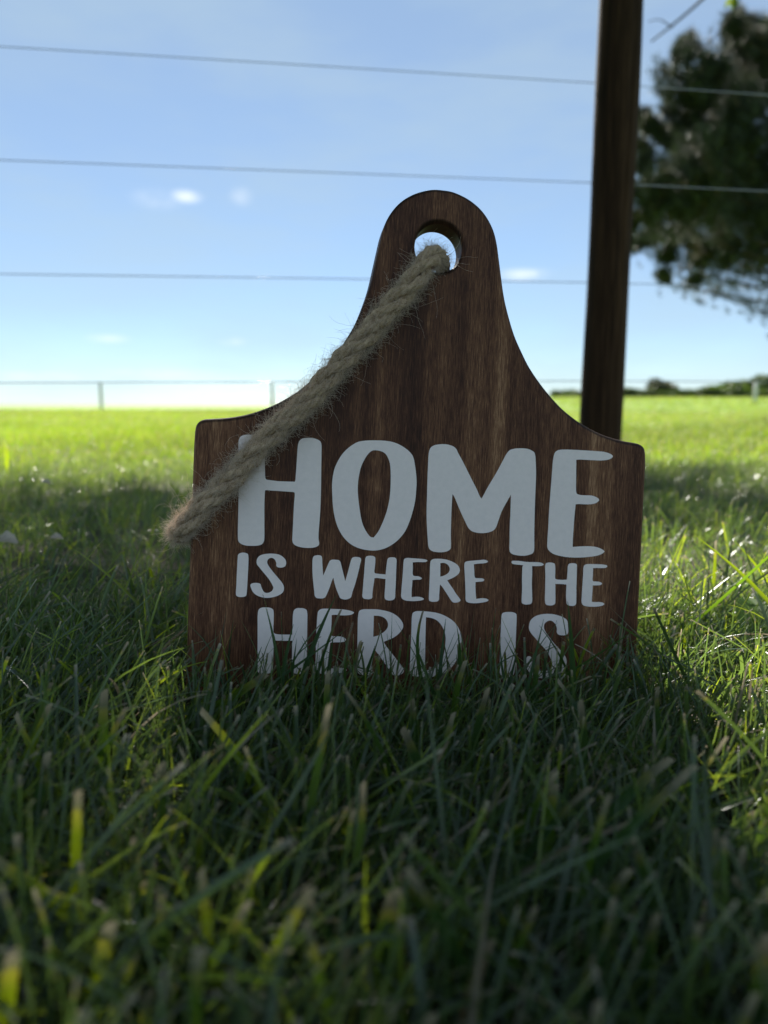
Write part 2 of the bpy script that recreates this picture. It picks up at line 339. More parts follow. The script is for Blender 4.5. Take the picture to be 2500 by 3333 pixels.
LETTERS = [
 ('H', '-123.3,162.8 -123,164.2 -122.3,165.6 -121,166.5 -118.1,167.2 -113.5,167.1 -110.3,166.8 -108.2,165.5 -107.5,163.2 -107.1,156.7 -106.7,149.3 -106.4,144.7 -106.1,141 -105.5,139.9 -102.9,139.5 -98.3,139.1 -92.7,139.1 -87.7,139.2c -87.4,140 -87.2,143.7 -86.9,154 -86.7,161 -86.4,163.4 -85.6,165.3 -83.8,166.7 -80.3,167.2 -76.6,167.1 -73.8,166.2 -72.4,165.1 -71.8,163.2 -71.6,157.6 -71.3,146.3 -71,135.1 -70.9,128 -71,118.6 -71.3,110.6 -71.4,105.9 -71.3,103.5 -70.8,101.2 -71.1,99.5 -73,98.3 -76.7,97.7 -80.9,97.8 -84.7,98.6 -86.8,99.8 -87.7,101.6 -87.8,106.3 -87.7,115.6 -87.6,125 -87.4,131.6 -87.7,132.4 -90.6,132.7 -97.1,132.9 -102.6,133 -105.4,133.1 -105.9,132.8 -106,131.3 -106,124.3 -105.6,112.7 -105.3,102 -105.6,100.6 -106.6,99.1 -109.1,98.2 -112.8,97.9 -116.9,98.1 -119.7,99.1 -121.1,100.5 -121.5,102.4 -121.8,112.1 -122,123.7 -122.3,135.2 -122.8,149'),
 ('O', '-38.1,167.9 -31.3,168 -25.5,167.3 -19.6,165 -14.6,161.5 -12.4,158.6 -11.1,153.9 -9.9,147.2 -9.4,142.4 -9.5,136.7 -9.9,129.9 -11.1,123.6 -13.1,116.4 -15.8,110 -19.5,105.1 -24.2,101.1 -28.9,98.6 -34.2,97.3 -39.9,97.4 -45.8,98.6 -51.1,101.2 -55.6,105.4 -59.1,110.9 -61.5,117.5 -63,125 -63.8,133.4 -64.1,138.6 -63.7,144.3 -62.8,149 -61,153.4 -58.6,157.7 -55.5,161.4 -52.2,164.2 -48.5,166.4 -43.8,167.4|-38.3,161.5 -33.5,161.2 -30.7,159.8 -28.9,157.3 -27.4,153.6 -26.7,148.4 -26.4,142.2 -26.4,136 -26.8,130.2 -27.8,124.4 -29.1,119.6 -31,114.3 -33.2,109.4 -36,105.6c -37.9,105.9 -40.4,108.5 -43,112.9 -44.6,117.6 -45.8,123.3 -46.8,129.4 -47.5,135.1 -47.5,140.8 -47,145.5 -46.2,149.8 -44.9,153.4 -42.9,157.3 -40.6,160.3'),
 ('M', '-2.2,160.9 -1.8,163.3 -0.9,165.3 1.3,166.8 4.7,167.6 8.1,167.9 11.6,167.5 14.2,166.6 16,165.2 17.3,162.8 20.5,157.7 23.8,152 27.6,145.4 31.4,138.8 33.5,134.7 34.6,133.5c 35.6,135.3 38.4,141 41.2,146 44.5,152 47.7,158.5 50.5,164 52.5,166.3 55.5,167.4 60.1,167.9 64.2,167.8 67.3,166.9 69.4,165.5 70.1,163.8 70.8,158.2 71.3,150.8 71.4,140 71.5,130.1 71.7,120.2 72,110.3 72.3,100.4 71.6,98.7 69.3,97.5 65.5,96.7 61.4,96.8 57.7,97.5 55.9,98.7 55.3,100.2 55.1,104.9 54.8,114.7 54.8,124.5 54.7,131.9 54.6,137c 53.4,134.8 51.3,130.8 49,126.3 47.6,122.3 46.1,117.3 45.1,114.6 43.5,112.8 40.3,111.4 35.7,110.8 31.7,111.1 28.6,112.1 26.5,114 24.3,117.8 22.1,121.8 19.4,127.1 15.8,134.5 14.8,135.6c 14.7,132.7 14.6,125.4 14.7,115.7 14.9,108.5 15.3,101.7 15,99.7 13.4,98.4 10.3,97.5 6.3,97.4 2.8,98 1,99.3 0.2,101.2 -0.4,105.6 -1.2,112.8 -1.9,122.4 -2.1,132 -2.3,144.1 -2.3,153.7'),
 ('E', '83.2,164.1 83.9,166.2 85.6,167.8 89,168.5 97.3,168.8 105.3,168.8 113.2,168.7 118.5,168.5 122.3,167.7 124.4,166.7 125.1,165.8 124.3,164.6 121.5,163.3 116.7,162.6 111.4,162.5 105.6,162.5 101.9,162.5 99.1,162.2c 99.3,156.5 99.6,149 100,141.1 100.6,139.6 102.2,138.9 106.7,138.7 111,138.7 113.9,138 115.9,137 116.7,136 116,134.8 113.9,133.5 110.7,132.8 106.5,132.6 102.3,132.6 100.1,132.3c 99.9,129.1 99.6,122.6 99.4,115.1 99.3,108.1 99.4,103.6c 102.7,103.9 107.4,104.3 112.7,104.4 117,103.9 120.2,102.8 122.3,101.2 120.9,99.8 117.8,98.4 112.5,97.4 106.2,96.7 98.3,96.5 91.4,97.2 86.1,98.5 83.1,100.4 81.7,102.4 81.4,106.1 81.6,116 81.6,125.9 81.9,135.9 82.2,145.8 82.5,154.2 82.7,160.2'),
 ('I', '-121,92.1 -120.1,93 -118.3,93.5 -116.3,93.3 -115.1,92.7 -114.7,91.4 -114.5,85.6 -114.6,79.5 -114.7,73 -114.9,67.9 -115.2,66.5 -116.2,65.9 -118.4,65.6 -120.3,65.9 -121.2,66.6 -121.5,67.7 -121.4,72.9 -121.4,78.4 -121.3,85.4 -121.2,90'),
 ('S', '-91.5,85.9 -92.7,85 -94.3,84.7 -96.2,84.9 -97.2,85.8 -97.2,87.2 -97.7,88.8 -98.7,90.1 -100.3,90.7 -101.9,90.2 -102.8,88.9 -102.9,87.5 -102,85.7 -100.3,83.4 -97.9,80.6 -95.5,77.9 -93,74.9 -92,72.8 -91.9,70.7 -92.6,69 -94.8,67.3 -97.8,66.1 -101.9,65.4 -105.6,65.8 -108.9,67.1 -111,68.9 -112.2,71.2 -112.8,73.3 -112.1,74.2 -110.1,74.7 -108,74.6 -106.6,74 -106,72.3 -105.1,70.4 -103.9,68.9 -102.5,68.5 -100.7,68.9 -99.1,70.1 -98.5,72 -99.3,73.8 -101,76.6 -103.4,79.6 -105.8,82.3 -107.9,84.8 -109.2,86.4 -109.5,88 -109.2,89.9 -108,91.6 -105.7,92.7 -102.1,93.3 -98.4,93.3 -95.6,92.8 -93,91.3 -91.5,89.5 -91.1,87.8'),
 ('W', '-74.5,90.9 -73.8,92.5 -72.2,93.1 -70.3,93.2 -69,92.7 -68.6,91.5 -68.3,88.2 -67.9,84.4 -67.4,80.3c -66.6,82.3 -65.5,85.2 -64.2,88.5 -63.4,90 -62,90.6 -59.6,90.6 -57.9,90.4 -56.9,89.5 -56.1,87.1 -55,83.3 -53.9,79.6 -53.2,77c -52.5,79.8 -51.3,84.8 -50.1,90.1 -49.3,92.1 -47.8,92.7 -45.4,92.7 -43.9,92.1 -43.5,91 -44,88.4 -44.8,84.1 -45.8,79.3 -47,74.5 -48.3,70.2 -49.1,66.8 -50.5,65.8 -52.4,65.3 -54.8,65.6 -56,66.2 -57,68.1 -58.3,70.9 -59.7,74.7 -60.9,79.2c -61.7,77.2 -62.9,73.2 -64.2,69.6 -65.5,66.7 -66.7,65.9 -69,65.7 -71.1,66 -72.2,67.1 -72.7,70.1 -73.5,75.3 -74.2,81 -74.5,85.7'),
 ('H', '-40.7,92.3 -40.1,93.3 -38,93.8 -35.6,93.6 -34.5,92.8 -34.3,91 -34.4,87.2 -34.6,83.4 -34.2,82.7 -32,82.3 -29.1,82.1 -27.2,82c -27,85.5 -26.7,89.3 -26.3,92 -25.4,92.9 -23.5,93.2 -21.5,93 -20.6,92.1 -20.4,88 -20.4,83.2 -20.3,77 -20.4,71.2 -20.5,66.9 -21.3,65.8 -23.7,65.2 -26.2,65.6 -27.1,66.5 -27.3,69.1 -27.2,73.5 -27.1,79.1c -29.9,79.3 -32.8,79.6 -34.4,79.4c -34.6,77.1 -35.1,72.8 -35.3,69 -35.4,66.6 -36.6,65.9 -39,65.8 -40.9,66.2 -41.7,67.4 -41.7,70.3 -41.5,76.5 -41.2,82.7 -41,88.4'),
 ('E', '-15.7,91 -15.3,92.3 -13.9,93 -11,93 -6.6,92.8 -2.6,92.6 -0.6,92.1 -0,91.6 -0.8,90.9 -3,90.6 -6.5,90.6 -9.7,90.3c -9.5,86.9 -9.2,82 -8.3,81.5 -5.6,81.3 -3.8,80.6 -3.2,80 -4,79.3 -6.5,79.1 -9.4,78.8c -9.5,75.3 -9.7,71.4 -9.5,67.6c -8,67.8 -5.5,68 -3,67.6 -1.2,66.6 -2.5,65.8 -5.9,65.2 -10.3,65.1 -13.8,65.5 -15.7,66.5 -16.4,67.9 -16.4,71.8 -16.1,79 -15.9,85.7'),
 ('R', '2,90.5 2.5,91.9 3.9,92.8 6.9,93.1 10.4,93 13.9,92.4 17.4,91.1 20.3,89.3 21.7,87.3 22,85.7 21.3,83.7 19.1,81.8 16.4,80.3 13.8,79.2c 15.3,77 17.7,73.9 20.3,70.2 22.5,67.6 23.3,66.2 22.6,65.3 20.6,64.6 18.6,64.7 17.3,65.6 15.4,68.2 12.8,71.8 10.7,74.7 9,76.4c 8.9,73.2 8.8,69.3 8.8,66.6 8.1,65.4 6.1,64.9 3.6,65 2.3,65.7 2,67.7 2,74.5 2,82.7|8.7,90.3c 11,90.5 13.2,89.7 14.7,88.1 15.2,86.5 14.8,84.7 13.5,83.3 11.3,82.1 9,81.4c'),
 ('E', '24.9,89.9 25.3,91.3 26.9,92 30.9,92.5 35.4,93 38.5,93.3 40.2,92.8 40.8,92.2 40,91.4 37.5,90.9 34,90.6 31.3,90.1c 31.7,86.4 32.4,81.5 33.2,81.1 36,81 38,80.8 38.9,79.9 38.1,79.1 35.6,78.7 32.9,78.4c 33.1,74.2 33.5,70.3 34,67.2c 36.1,67.6 38.6,67.8 41.2,67.5 42.4,66.6 41.2,65.7 38.7,65.1 34.7,64.5 30.7,64.5 27.9,65.1 26.9,66.2 26.6,70.1 26,77.4 25.4,83.8'),
 ('T', '57.1,92 57.5,93 59.8,93.2 63.4,93.1 66.5,92.7 71.7,92.6 75.9,92.6 78.5,92.1 79.6,91.3 78.6,90.5 76,90.1 71.5,90c 71.7,85.8 71.8,78.9 72.3,71.9 72.6,66.5 72,64.9 69.4,64.2 66.8,64.4 65.5,65.3 65.3,66.9 65.3,73.8 64.9,81.2 64.8,86.1 64.9,89.7 65.4,90.4c 62.5,90.6 59.4,90.8 57.8,91.2'),
 ('H', '80.7,90.8 81.1,92 82.6,92.6 85.5,92.6 87.1,92 87.6,90.7 87.9,86.2 88.1,82.2 88.7,81.6 91.5,81.3 94.7,81.3 96.4,81.5c 96.6,86.4 96.8,90.9 97.6,92.2 99.4,92.6 101.8,92.5 102.9,91.8 103.1,89.6 103.3,83.1 103.4,75.6 103.7,68.6 103.6,65 102.7,64.1 100.3,63.8 98.4,64.2 97.3,64.9 96.7,67.4 96.4,69.9 96.3,73.4 96.3,78.1c 93.3,78.4 88.3,78.4c 88.6,73.3 88.9,67.3 88.7,65 87.1,64 84.5,63.9 82.7,64.3 81.8,65.7 81.4,74.1 81.1,84.1'),
 ('E', '107.9,90 108.5,91.5 110.3,92.3 113.7,92.4 118,92.4 122.3,92.3 124.5,91.8 124.9,91.1 124,90.3 121.3,89.9 117.6,89.9 114.7,89.7c 114.8,85.4 115,81 117,80.7 119.7,80.5 121.3,79.9 121.7,79.3 120.8,78.5 118.5,78.1 115,78c 115,73.8 114.9,69.8 114.9,66.8c 117.7,66.7 120.4,66.8 122.8,66.4 124.1,65.5 122.9,64.5 120,63.8 115.2,63.5 110.9,63.8 108.7,64.6 107.7,66.4 107.6,70.6 107.7,77.7 107.8,84.2'),
 ('H', '-107.5,56 -106.9,58.1 -105.4,59.1 -102.6,59.4 -99.8,59.1 -98.2,58.1 -97.7,56.4 -97.5,51 -97.3,44 -96.7,43 -94.1,42.4 -90.4,42.3 -85.5,42.3c -85.6,49.8 -85.5,55.9 -84.9,58 -83.4,59.1 -81.3,59.3 -78.9,59.1 -77.2,58.2 -76.6,56.3 -76.3,49 -76.1,39.5 -75.8,30 -75.5,20.5 -76.2,18.4 -77.8,17.5 -80.6,17.3 -83.4,17.7 -84.7,18.6 -84.9,21.5 -85.2,30 -85.4,38.5c -89.8,38.4 -96.9,38.5c -96.9,34.6 -96.9,27.5 -97,20.5 -97.6,18.4 -99.7,17.5 -102.9,17.4 -105.4,17.9 -106.4,19.5 -106.7,25.1 -106.9,34.5 -107.3,46.2'),
 ('E', '-70.1,54.7 -69.7,57.3 -68.1,58.8 -65.3,59.2 -61,59.1 -56.3,59 -51.5,58.6 -48.1,57.8 -46.7,57 -47.8,55.9 -50.9,55.2 -55.2,55.1 -58.5,55.4 -61,55.2c -60.9,51.1 -60.8,42.5 -60.1,41.7 -57,41.5 -54.1,41.3 -51.9,40.4 -51.2,39.4 -52.1,38.3 -54.9,37.8 -58.3,37.7 -61.2,37.5c -61.6,32.5 -62.1,26.3 -62.2,20.3c -59.5,20.8 -55.7,21.3 -52.4,21.1 -49.9,20.1 -50.4,19.2 -54.6,18 -60.3,17.2 -65.5,17.3 -68.6,18.4 -69.9,20.6 -70.1,27.7 -70.4,39.6 -70.3,49'),
 ('R', '-43.9,56.1 -43.2,58.2 -41.1,59.1 -36.8,59.3 -31.9,59.3 -27.6,58.7 -22.6,57.4 -18.7,55.3 -15.9,52.6 -14.4,50 -14.4,47.6 -15.6,45.4 -18.1,42.7 -21.5,40.5 -24.3,39.3 -26.7,38.3c -24.6,35.2 -21,30.9 -17.4,26.5 -13.8,22.2 -12.5,19.8 -13.4,17.8 -16,16.6 -19,16.6 -20.5,17.6 -22.6,20.7 -26.2,25.5 -29.2,29.4 -32.8,33.7c -33.4,30.3 -33.5,27.4 -33.6,23.1 -33.5,18.3 -34.5,16.9 -37.9,16.6 -41.3,17.1 -42.8,18.7 -43.2,23 -43.6,32.6 -43.9,44.6|-33.8,55.2c -30.8,55.1 -27.9,54.4 -25.6,52.7 -24.4,50.4 -24.4,47.9 -25.6,45.8 -27.9,43.8 -30.3,42.4 -33.6,41.5c'),
 ('D', '-8.7,55.2 -8.2,57.3 -6.3,58.4 -2.1,58.6 2.8,58.3 8.3,57.5 13.9,55.5 19,52.4 22.2,48.8 24.4,44.4 25.2,40.5 24.8,34.6 23.3,28.7 20.3,23.3 16,18.9 10.6,16.4 4.2,15.4 -3.7,15.7 -7.2,16.6 -8.5,18.8 -8.7,25.6 -8.7,35.3 -8.7,46|0.6,54.7c 4,54.3 7.5,53 10.6,50.3 13.1,46.2 14.4,41.8 14.4,37.5 13.9,32.1 12.7,27.2 9.8,23.3 6,20.6 1.3,19.3c 1.1,30.5 0.8,42.7'),
 ('I', '51.9,56.6 52.5,58 54.3,58.8 57.4,59 60.2,58.7 61.9,57.8 62.3,56 62.4,49.8 62.4,40.9 62.5,30.9 62.5,22 62.1,17.5 60.4,16 57.3,15.7 54.2,16.3 52.6,17.7 52.3,21 52,30.9 51.8,40.7 51.8,49.6'),
 ('S', '98.9,45.2 97.4,44.1 94.5,43.8 92.1,44.4 91,45.9 91,48.1 90.2,50.6 88.5,52.6 86.1,53.7 83.8,53.1 82.1,51.5 81.7,49 82.8,46.3 85.6,42.8 88.9,38.9 92.3,35.6 95.6,32.1 98.1,29.1 99,26.1 98.4,22.6 95.7,19.1 91.6,16.6 86.4,15 81.2,14.8 76.5,16 72.7,19 70.4,23 70,26.5 71.1,29.2 73.2,29.4 74.1,28 74.7,25 76.4,22 79.4,20 83.1,19.5 86.7,20.3 88.7,22.3 88.8,25.1 87.3,28.6 84,33.6 80.1,37.5 76.3,41.5 73,44.9 71.4,47.7 71.3,50.4 72.1,53.4 74.6,55.9 78.1,57.4 82.8,58.1 87.5,58 92.3,57 96,55.5 98,53.7 98.7,50.2'),
]

HALF = [(0, 332.2), (5.5, 332.0), (11.4, 330.6), (18.7, 327.6), (25.7, 322.9), (31.0, 317.2), (35.4, 309.8), (38.0, 302), (39.8, 293),
        (41.8, 282), (44.6, 267.5), (47.6, 257.0), (52.9, 242.5), (58.6, 231.5), (64.5, 221.7), (75.8, 208), (87.8, 196.6),
        (95.2, 191.3), (102, 187.2), (109.5, 183.6), (116.6, 180.8), (124.5, 178.6), (133, 177.0), (140, 176.2), (144.6, 175.5),
        (147.4, 174.2), (149.2, 172.0), (150.0, 168.8), (150.4, 160), (150.4, 137), (150.4, 110), (150.4, 82), (150.4, 55), (150.3, 28),
        (150.2, 6), (149.6, 3.4), (148.2, 1.8), (146, 1.4), (140, 1.4), (75, 1.4)]

def spline_mm(pts):
    """[(x, z, corner)] in mm -> smooth closed outline, corners kept sharp"""
    P = np.array([(a, b) for a, b, k in pts]); K = [k for a, b, k in pts]; n = len(P); out = []
    for i in range(n):
        p0, p1, p2, p3 = P[i - 1], P[i], P[(i + 1) % n], P[(i + 2) % n]
        if K[i]: p0 = p1 - (p2 - p1) * 0.5
        if K[(i + 1) % n]: p3 = p2 + (p2 - p1) * 0.5
        # centripetal Catmull-Rom
        d = [max(np.linalg.norm(b - a), 1e-6) ** 0.5 for a, b in ((p0, p1), (p1, p2), (p2, p3))]
        t0, t1 = 0, d[0]; t2 = t1 + d[1]; t3 = t2 + d[2]
        for t in np.linspace(t1, t2, 5)[:-1]:
            A1 = (t1 - t) / (t1 - t0) * p0 + (t - t0) / (t1 - t0) * p1
            A2 = (t2 - t) / (t2 - t1) * p1 + (t - t1) / (t2 - t1) * p2
            A3 = (t3 - t) / (t3 - t2) * p2 + (t - t2) / (t3 - t2) * p3
            B1 = (t2 - t) / (t2 - t0) * A1 + (t - t0) / (t2 - t0) * A2
            B2 = (t3 - t) / (t3 - t1) * A2 + (t - t1) / (t3 - t1) * A3
            out.append((t2 - t) / (t2 - t1) * B1 + (t - t1) / (t2 - t1) * B2)
    return np.array(out)

def slab(name, outlines, y_mid, half, bevel, bres, mat, parent):
    """flat outline(s) in mm filled and given thickness and rounded edges; stands in the board's plane"""
    cu = bpy.data.curves.new(name, 'CURVE'); cu.dimensions = '2D'; cu.fill_mode = 'BOTH'
    cu.extrude = max(half - bevel, 0); cu.bevel_depth = bevel; cu.bevel_resolution = bres; cu.offset = -bevel
    for ol in outlines:
        s = cu.splines.new('POLY'); s.points.add(len(ol) - 1); s.use_cyclic_u = True
        for pnt, (a, b) in zip(s.points, ol): pnt.co = (a / 1000, b / 1000, 0, 1)
    tmp = bpy.data.objects.new(name, cu); COL.objects.link(tmp)
    bpy.context.view_layer.update()
    me = bpy.data.meshes.new_from_object(tmp.evaluated_get(bpy.context.evaluated_depsgraph_get()))
    bpy.data.objects.remove(tmp); bpy.data.curves.remove(cu)
    # curve x, y -> board x, z ; curve z (towards viewer) -> board -y
    me.transform(Matrix(((1, 0, 0, 0), (0, 0, -1, y_mid), (0, 1, 0, 0), (0, 0, 0, 1))))
    me.materials.clear(); me.materials.append(mat)
    me.name = name
    return link(bpy.data.objects.new(name, me), parent)

def board_material():
    m, N, L, out = new_mat('stained_wood')
    p = N.new('ShaderNodeBsdfPrincipled')
    fine = noise(N, L, 3.2, 6, 0.75, (420, 60, 26))
    mid = noise(N, L, 1.0, 5, 0.6, (75, 20, 3.0))
    wide = noise(N, L, 1.0, 2, 0.5, (17, 5, 0.7))
    a = N.new('ShaderNodeMath'); a.operation = 'MULTIPLY'; a.inputs[1].default_value = 0.22
    b = N.new('ShaderNodeMath'); b.operation = 'MULTIPLY_ADD'; b.inputs[1].default_value = 0.28
    c = N.new('ShaderNodeMath'); c.operation = 'MULTIPLY_ADD'; c.inputs[1].default_value = 0.50
    L.new(wide.outputs['Fac'], a.inputs[0]); L.new(mid.outputs['Fac'], b.inputs[0]); L.new(a.outputs[0], b.inputs[2])
    L.new(fine.outputs['Fac'], c.inputs[0]); L.new(b.outputs[0], c.inputs[2])
    # edge-glued staves of slightly different tone
    tco = N.new('ShaderNodeTexCoord'); sp_ = N.new('ShaderNodeSeparateXYZ'); L.new(tco.outputs['Object'], sp_.inputs[0])
    st1 = N.new('ShaderNodeMath'); st1.operation = 'MULTIPLY_ADD'; st1.inputs[1].default_value = 1 / 0.058; st1.inputs[2].default_value = 0.12
    st2 = N.new('ShaderNodeMath'); st2.operation = 'FLOOR'; wn_ = N.new('ShaderNodeTexWhiteNoise'); wn_.noise_dimensions = '1D'
    st3 = N.new('ShaderNodeMath'); st3.operation = 'MULTIPLY_ADD'; st3.inputs[1].default_value = 0.045; st3.inputs[2].default_value = -0.024
    st4 = N.new('ShaderNodeMath'); st4.operation = 'ADD'
    L.new(sp_.outputs['X'], st1.inputs[0]); L.new(st1.outputs[0], st2.inputs[0]); L.new(st2.outputs[0], wn_.inputs['W'])
    L.new(wn_.outputs['Value'], st3.inputs[0]); L.new(st3.outputs[0], st4.inputs[0]); L.new(c.outputs[0], st4.inputs[1])
    r = ramp(N, L, st4.outputs[0], [(0.39, (0.026, 0.0085, 0.0042)), (0.465, (0.078, 0.0285, 0.0140)), (0.54, (0.185, 0.080, 0.038)), (0.62, (0.44, 0.235, 0.120))])
    sn = N.new('ShaderNodeSeparateXYZ'); ab = N.new('ShaderNodeMath'); ab.operation = 'ABSOLUTE'
    er = N.new('ShaderNodeMapRange'); er.inputs['From Min'].default_value = 0.10; er.inputs['From Max'].default_value = 0.45; er.inputs['To Min'].default_value = 1.0; er.inputs['To Max'].default_value = 0.22
    em = N.new('ShaderNodeMix'); em.data_type = 'RGBA'; em.blend_type = 'MULTIPLY'; em.inputs['Factor'].default_value = 1
    L.new(tco.outputs['Normal'], sn.inputs[0]); L.new(sn.outputs['Z'], ab.inputs[0]); L.new(ab.outputs[0], er.inputs['Value'])
    L.new(r.outputs['Color'], em.inputs['A']); L.new(er.outputs['Result'], em.inputs['B'])
    L.new(em.outputs['Result'], p.inputs['Base Color'])
    rr = N.new('ShaderNodeMapRange'); rr.inputs['To Min'].default_value = 0.42; rr.inputs['To Max'].default_value = 0.68
    L.new(fine.outputs['Fac'], rr.inputs['Value']); L.new(rr.outputs['Result'], p.inputs['Roughness'])
    bp = N.new('ShaderNodeBump'); bp.inputs['Strength'].default_value = 0.22; bp.inputs['Distance'].default_value = 0.0006
    L.new(c.outputs[0], bp.inputs['Height']); L.new(bp.outputs['Normal'], p.inputs['Normal'])
    p.inputs['Specular IOR Level'].default_value = 0.2
    L.new(p.outputs['BSDF'], out.inputs['Surface'])
    return m

def build_sign():
    root = empty('wooden_sign')
    root.matrix_world = SIGN_MAT
    tag(root, 'dark stained wooden sign shaped like a cattle ear tag standing in the grass', 'sign')
    right = [(x, z, 0) for x, z in HALF]
    left = [(-x, z, 0) for x, z in HALF[:0:-1]]
    outer = spline_mm(right + left)
    th = np.linspace(0, 2 * np.pi, 72, endpoint=False)
    hole = np.stack([-1.0 + 15.6 * np.cos(th), 294.6 + 15.6 * np.sin(th)], -1)
    bd = slab('board', [outer, hole], THICK / 2, THICK / 2, 0.0034, 6, board_material(), root)
    for po in bd.data.polygons: po.use_smooth = False
    white = plain_mat('white_vinyl', (0.94, 0.80, 0.745), 0.6, 0.035, 260, 0, 0.10)
    for ch, enc in LETTERS:
        outs = []
        for sp in enc.split('|'):
            pts = []
            for tok in sp.split():
                k = tok.endswith('c'); a, b = tok.rstrip('c').split(',')
                pts.append((float(a), float(b), k))
            outs.append(spline_mm(pts))
        o = slab('letter', outs, -0.00012, 0.00020, 0.0, 0, white, root)
        o['label'] = 'white letter %s on the board' % ch
    # the small specks on the lettering
    return root
sign = build_sign()

# ------------------------------------------------------------------ rope
def sign_w(p): return SIGN_O + SIGN_M @ np.asarray(p)

def build_rope():
    root = empty('jute_rope', tuple(sign_w((-0.15, -0.009, 0.108))))
    tag(root, 'frayed jute rope threaded through the round hole, slanting across the sign to its left edge', 'rope')
    loc = np.array(root.location)
    mm = [(34, 40, 268), (14, 33, 281), (4, 18, 287), (-2, 3, 288), (-8, -7, 284), (-22.9, -9.5, 261.8), (-34, -9, 248.5), (-46.8, -9, 232.3), (-60, -9, 215.5), (-76.7, -9, 196.5),
          (-97.2, -9, 173.7), (-116.3, -9, 152.0), (-131, -9.5, 135.3), (-143, -10, 121.5), (-151.5, -8, 111.5), (-156.5, 1, 105.5), (-157.5, 14, 104.5), (-154, 27, 108), (-140, 31, 122), (-110, 31, 152), (-60, 32, 205), (-10, 36, 250)]
    path = catmull(np.array(mm) / 1000, 26)
    path += 0.0006 * np.sin(np.arange(len(path))[:, None] * np.array([0.11, 0.07, 0.09]) + np.array([0, 1, 2]))
    seg = np.linalg.norm(np.diff(path, axis=0), axis=1); s = np.concatenate([[0], np.cumsum(seg)])
    n = int(s[-1] / 0.0011); si = np.linspace(0, s[-1], n)
    path = np.stack([np.interp(si, s, path[:, k]) for k in range(3)], -1)
    T = np.gradient(path, axis=0); T /= np.linalg.norm(T, axis=1)[:, None]
    U = np.zeros_like(T); u = np.array([0, -1.0, 0])
    for i in range(n):
        u = u - T[i] * (u @ T[i]); u /= np.linalg.norm(u); U[i] = u
    V = np.cross(T, U)
    m, N, L, out = new_mat('jute')
    p = N.new('ShaderNodeBsdfPrincipled'); p.inputs['Roughness'].default_value = 0.9; p.inputs['Specular IOR Level'].default_value = 0.15
    nn = noise(N, L, 320, 5, 0.7)
    r = ramp(N, L, nn.outputs['Fac'], [(0.3, (0.24, 0.155, 0.09)), (0.55, (0.53, 0.38, 0.25)), (0.75, (0.74, 0.57, 0.40))])
    L.new(r.outputs['Color'], p.inputs['Base Color'])
    bp = N.new('ShaderNodeBump'); bp.inputs['Strength'].default_value = 0.8; bp.inputs['Distance'].default_value = 0.0008
    L.new(nn.outputs['Fac'], bp.inputs['Height']); L.new(bp.outputs['Normal'], p.inputs['Normal'])
    L.new(p.outputs['BSDF'], out.inputs['Surface'])
    PITCH_R, PITCH_Y = 0.052, 0.020
    r_str, r_yarn = 0.0038, 0.00185
    W = lambda P: (SIGN_O + P @ SIGN_M.T) - loc
    for k in range(3):
        nb = NB()
        a = 2 * np.pi * (si / PITCH_R + k / 3)
        a = a + 0.35 * np.sin(si * 39 + 1.7 * k) ; rs = r_str * (1 + 0.10 * np.sin(si * 110 + k * 2.1))
        C = path + rs[:, None] * (np.cos(a)[:, None] * U + np.sin(a)[:, None] * V)
        for q in range(4):
            b = -2 * np.pi * (si / PITCH_Y + q / 4) + k
            d = np.cos(b)[:, None] * (np.cos(a)[:, None] * U + np.sin(a)[:, None] * V) + np.sin(b)[:, None] * (-np.sin(a)[:, None] * U + np.cos(a)[:, None] * V)
            rad = r_yarn * (1 + 0.16 * np.sin(si * 700 + q + k) * np.sin(si * 190 + 3 * q) + 0.14 * np.sin(si * 83 + 5 * q + 2 * k))
            d = d * (1 + 0.28 * np.sin(si * 131 + 2.3 * q + k) * np.sin(si * 57 + q))[:, None]
            tube(nb, W(C + 0.00175 * d), rad, 7)
        nb.build('strand', m, root)
    # loose fibres
    fm, N, L, out = new_mat('jute_fibre')
    p = N.new('ShaderNodeBsdfPrincipled'); p.inputs['Base Color'].default_value = (0.78, 0.64, 0.50, 1); p.inputs['Roughness'].default_value = 0.6
    t = N.new('ShaderNodeBsdfTranslucent'); t.inputs['Color'].default_value = (0.75, 0.64, 0.52, 1)
    mx_ = N.new('ShaderNodeMixShader'); mx_.inputs['Fac'].default_value = 0.35
    L.new(p.outputs['BSDF'], mx_.inputs[1]); L.new(t.outputs['BSDF'], mx_.inputs[2]); L.new(mx_.outputs['Shader'], out.inputs['Surface'])
    nb = NB()
    i0, i1 = int(n * 0.10), int(n * 0.70)
    def fibres(cnt, lmin, lmax, w, lift, curl, ks):
        idx = rng.integers(i0, i1, cnt); th = rng.uniform(0, 2 * np.pi, cnt)
        for i, a in zip(idx, th):
            rad = np.cos(a) * U[i] + np.sin(a) * V[i]; side = np.cross(T[i], rad)
            Ln = rng.uniform(lmin, lmax) * (0.5 + rng.random())
            d = T[i] * rng.choice([-1, 1]) * rng.uniform(0.3, 1) + rad * rng.uniform(*lift) + side * rng.normal(0, 0.5)
            d /= np.linalg.norm(d)
            P = [path[i] + rad * rng.uniform(0.0054, 0.0073)]
            ax = rng.normal(0, 1, 3); ax /= np.linalg.norm(ax); cv = rng.normal(0, curl)
            for _ in range(ks):
                P.append(P[-1] + d * Ln / ks)
                d = d + np.cross(ax, d) * cv / ks + rng.normal(0, 0.12, 3); d /= np.linalg.norm(d)
            P = np.array(P)
            P[:, 1] = np.where((np.abs(P[:, 0]) < 0.150) & (P[:, 2] < 0.33) & (P[:, 1] > -0.0008) & (P[0, 1] < 0.0), -0.0008, P[:, 1])
            tube(nb, W(P), np.linspace(w, w * 0.5, len(P)), 3, cap=False)
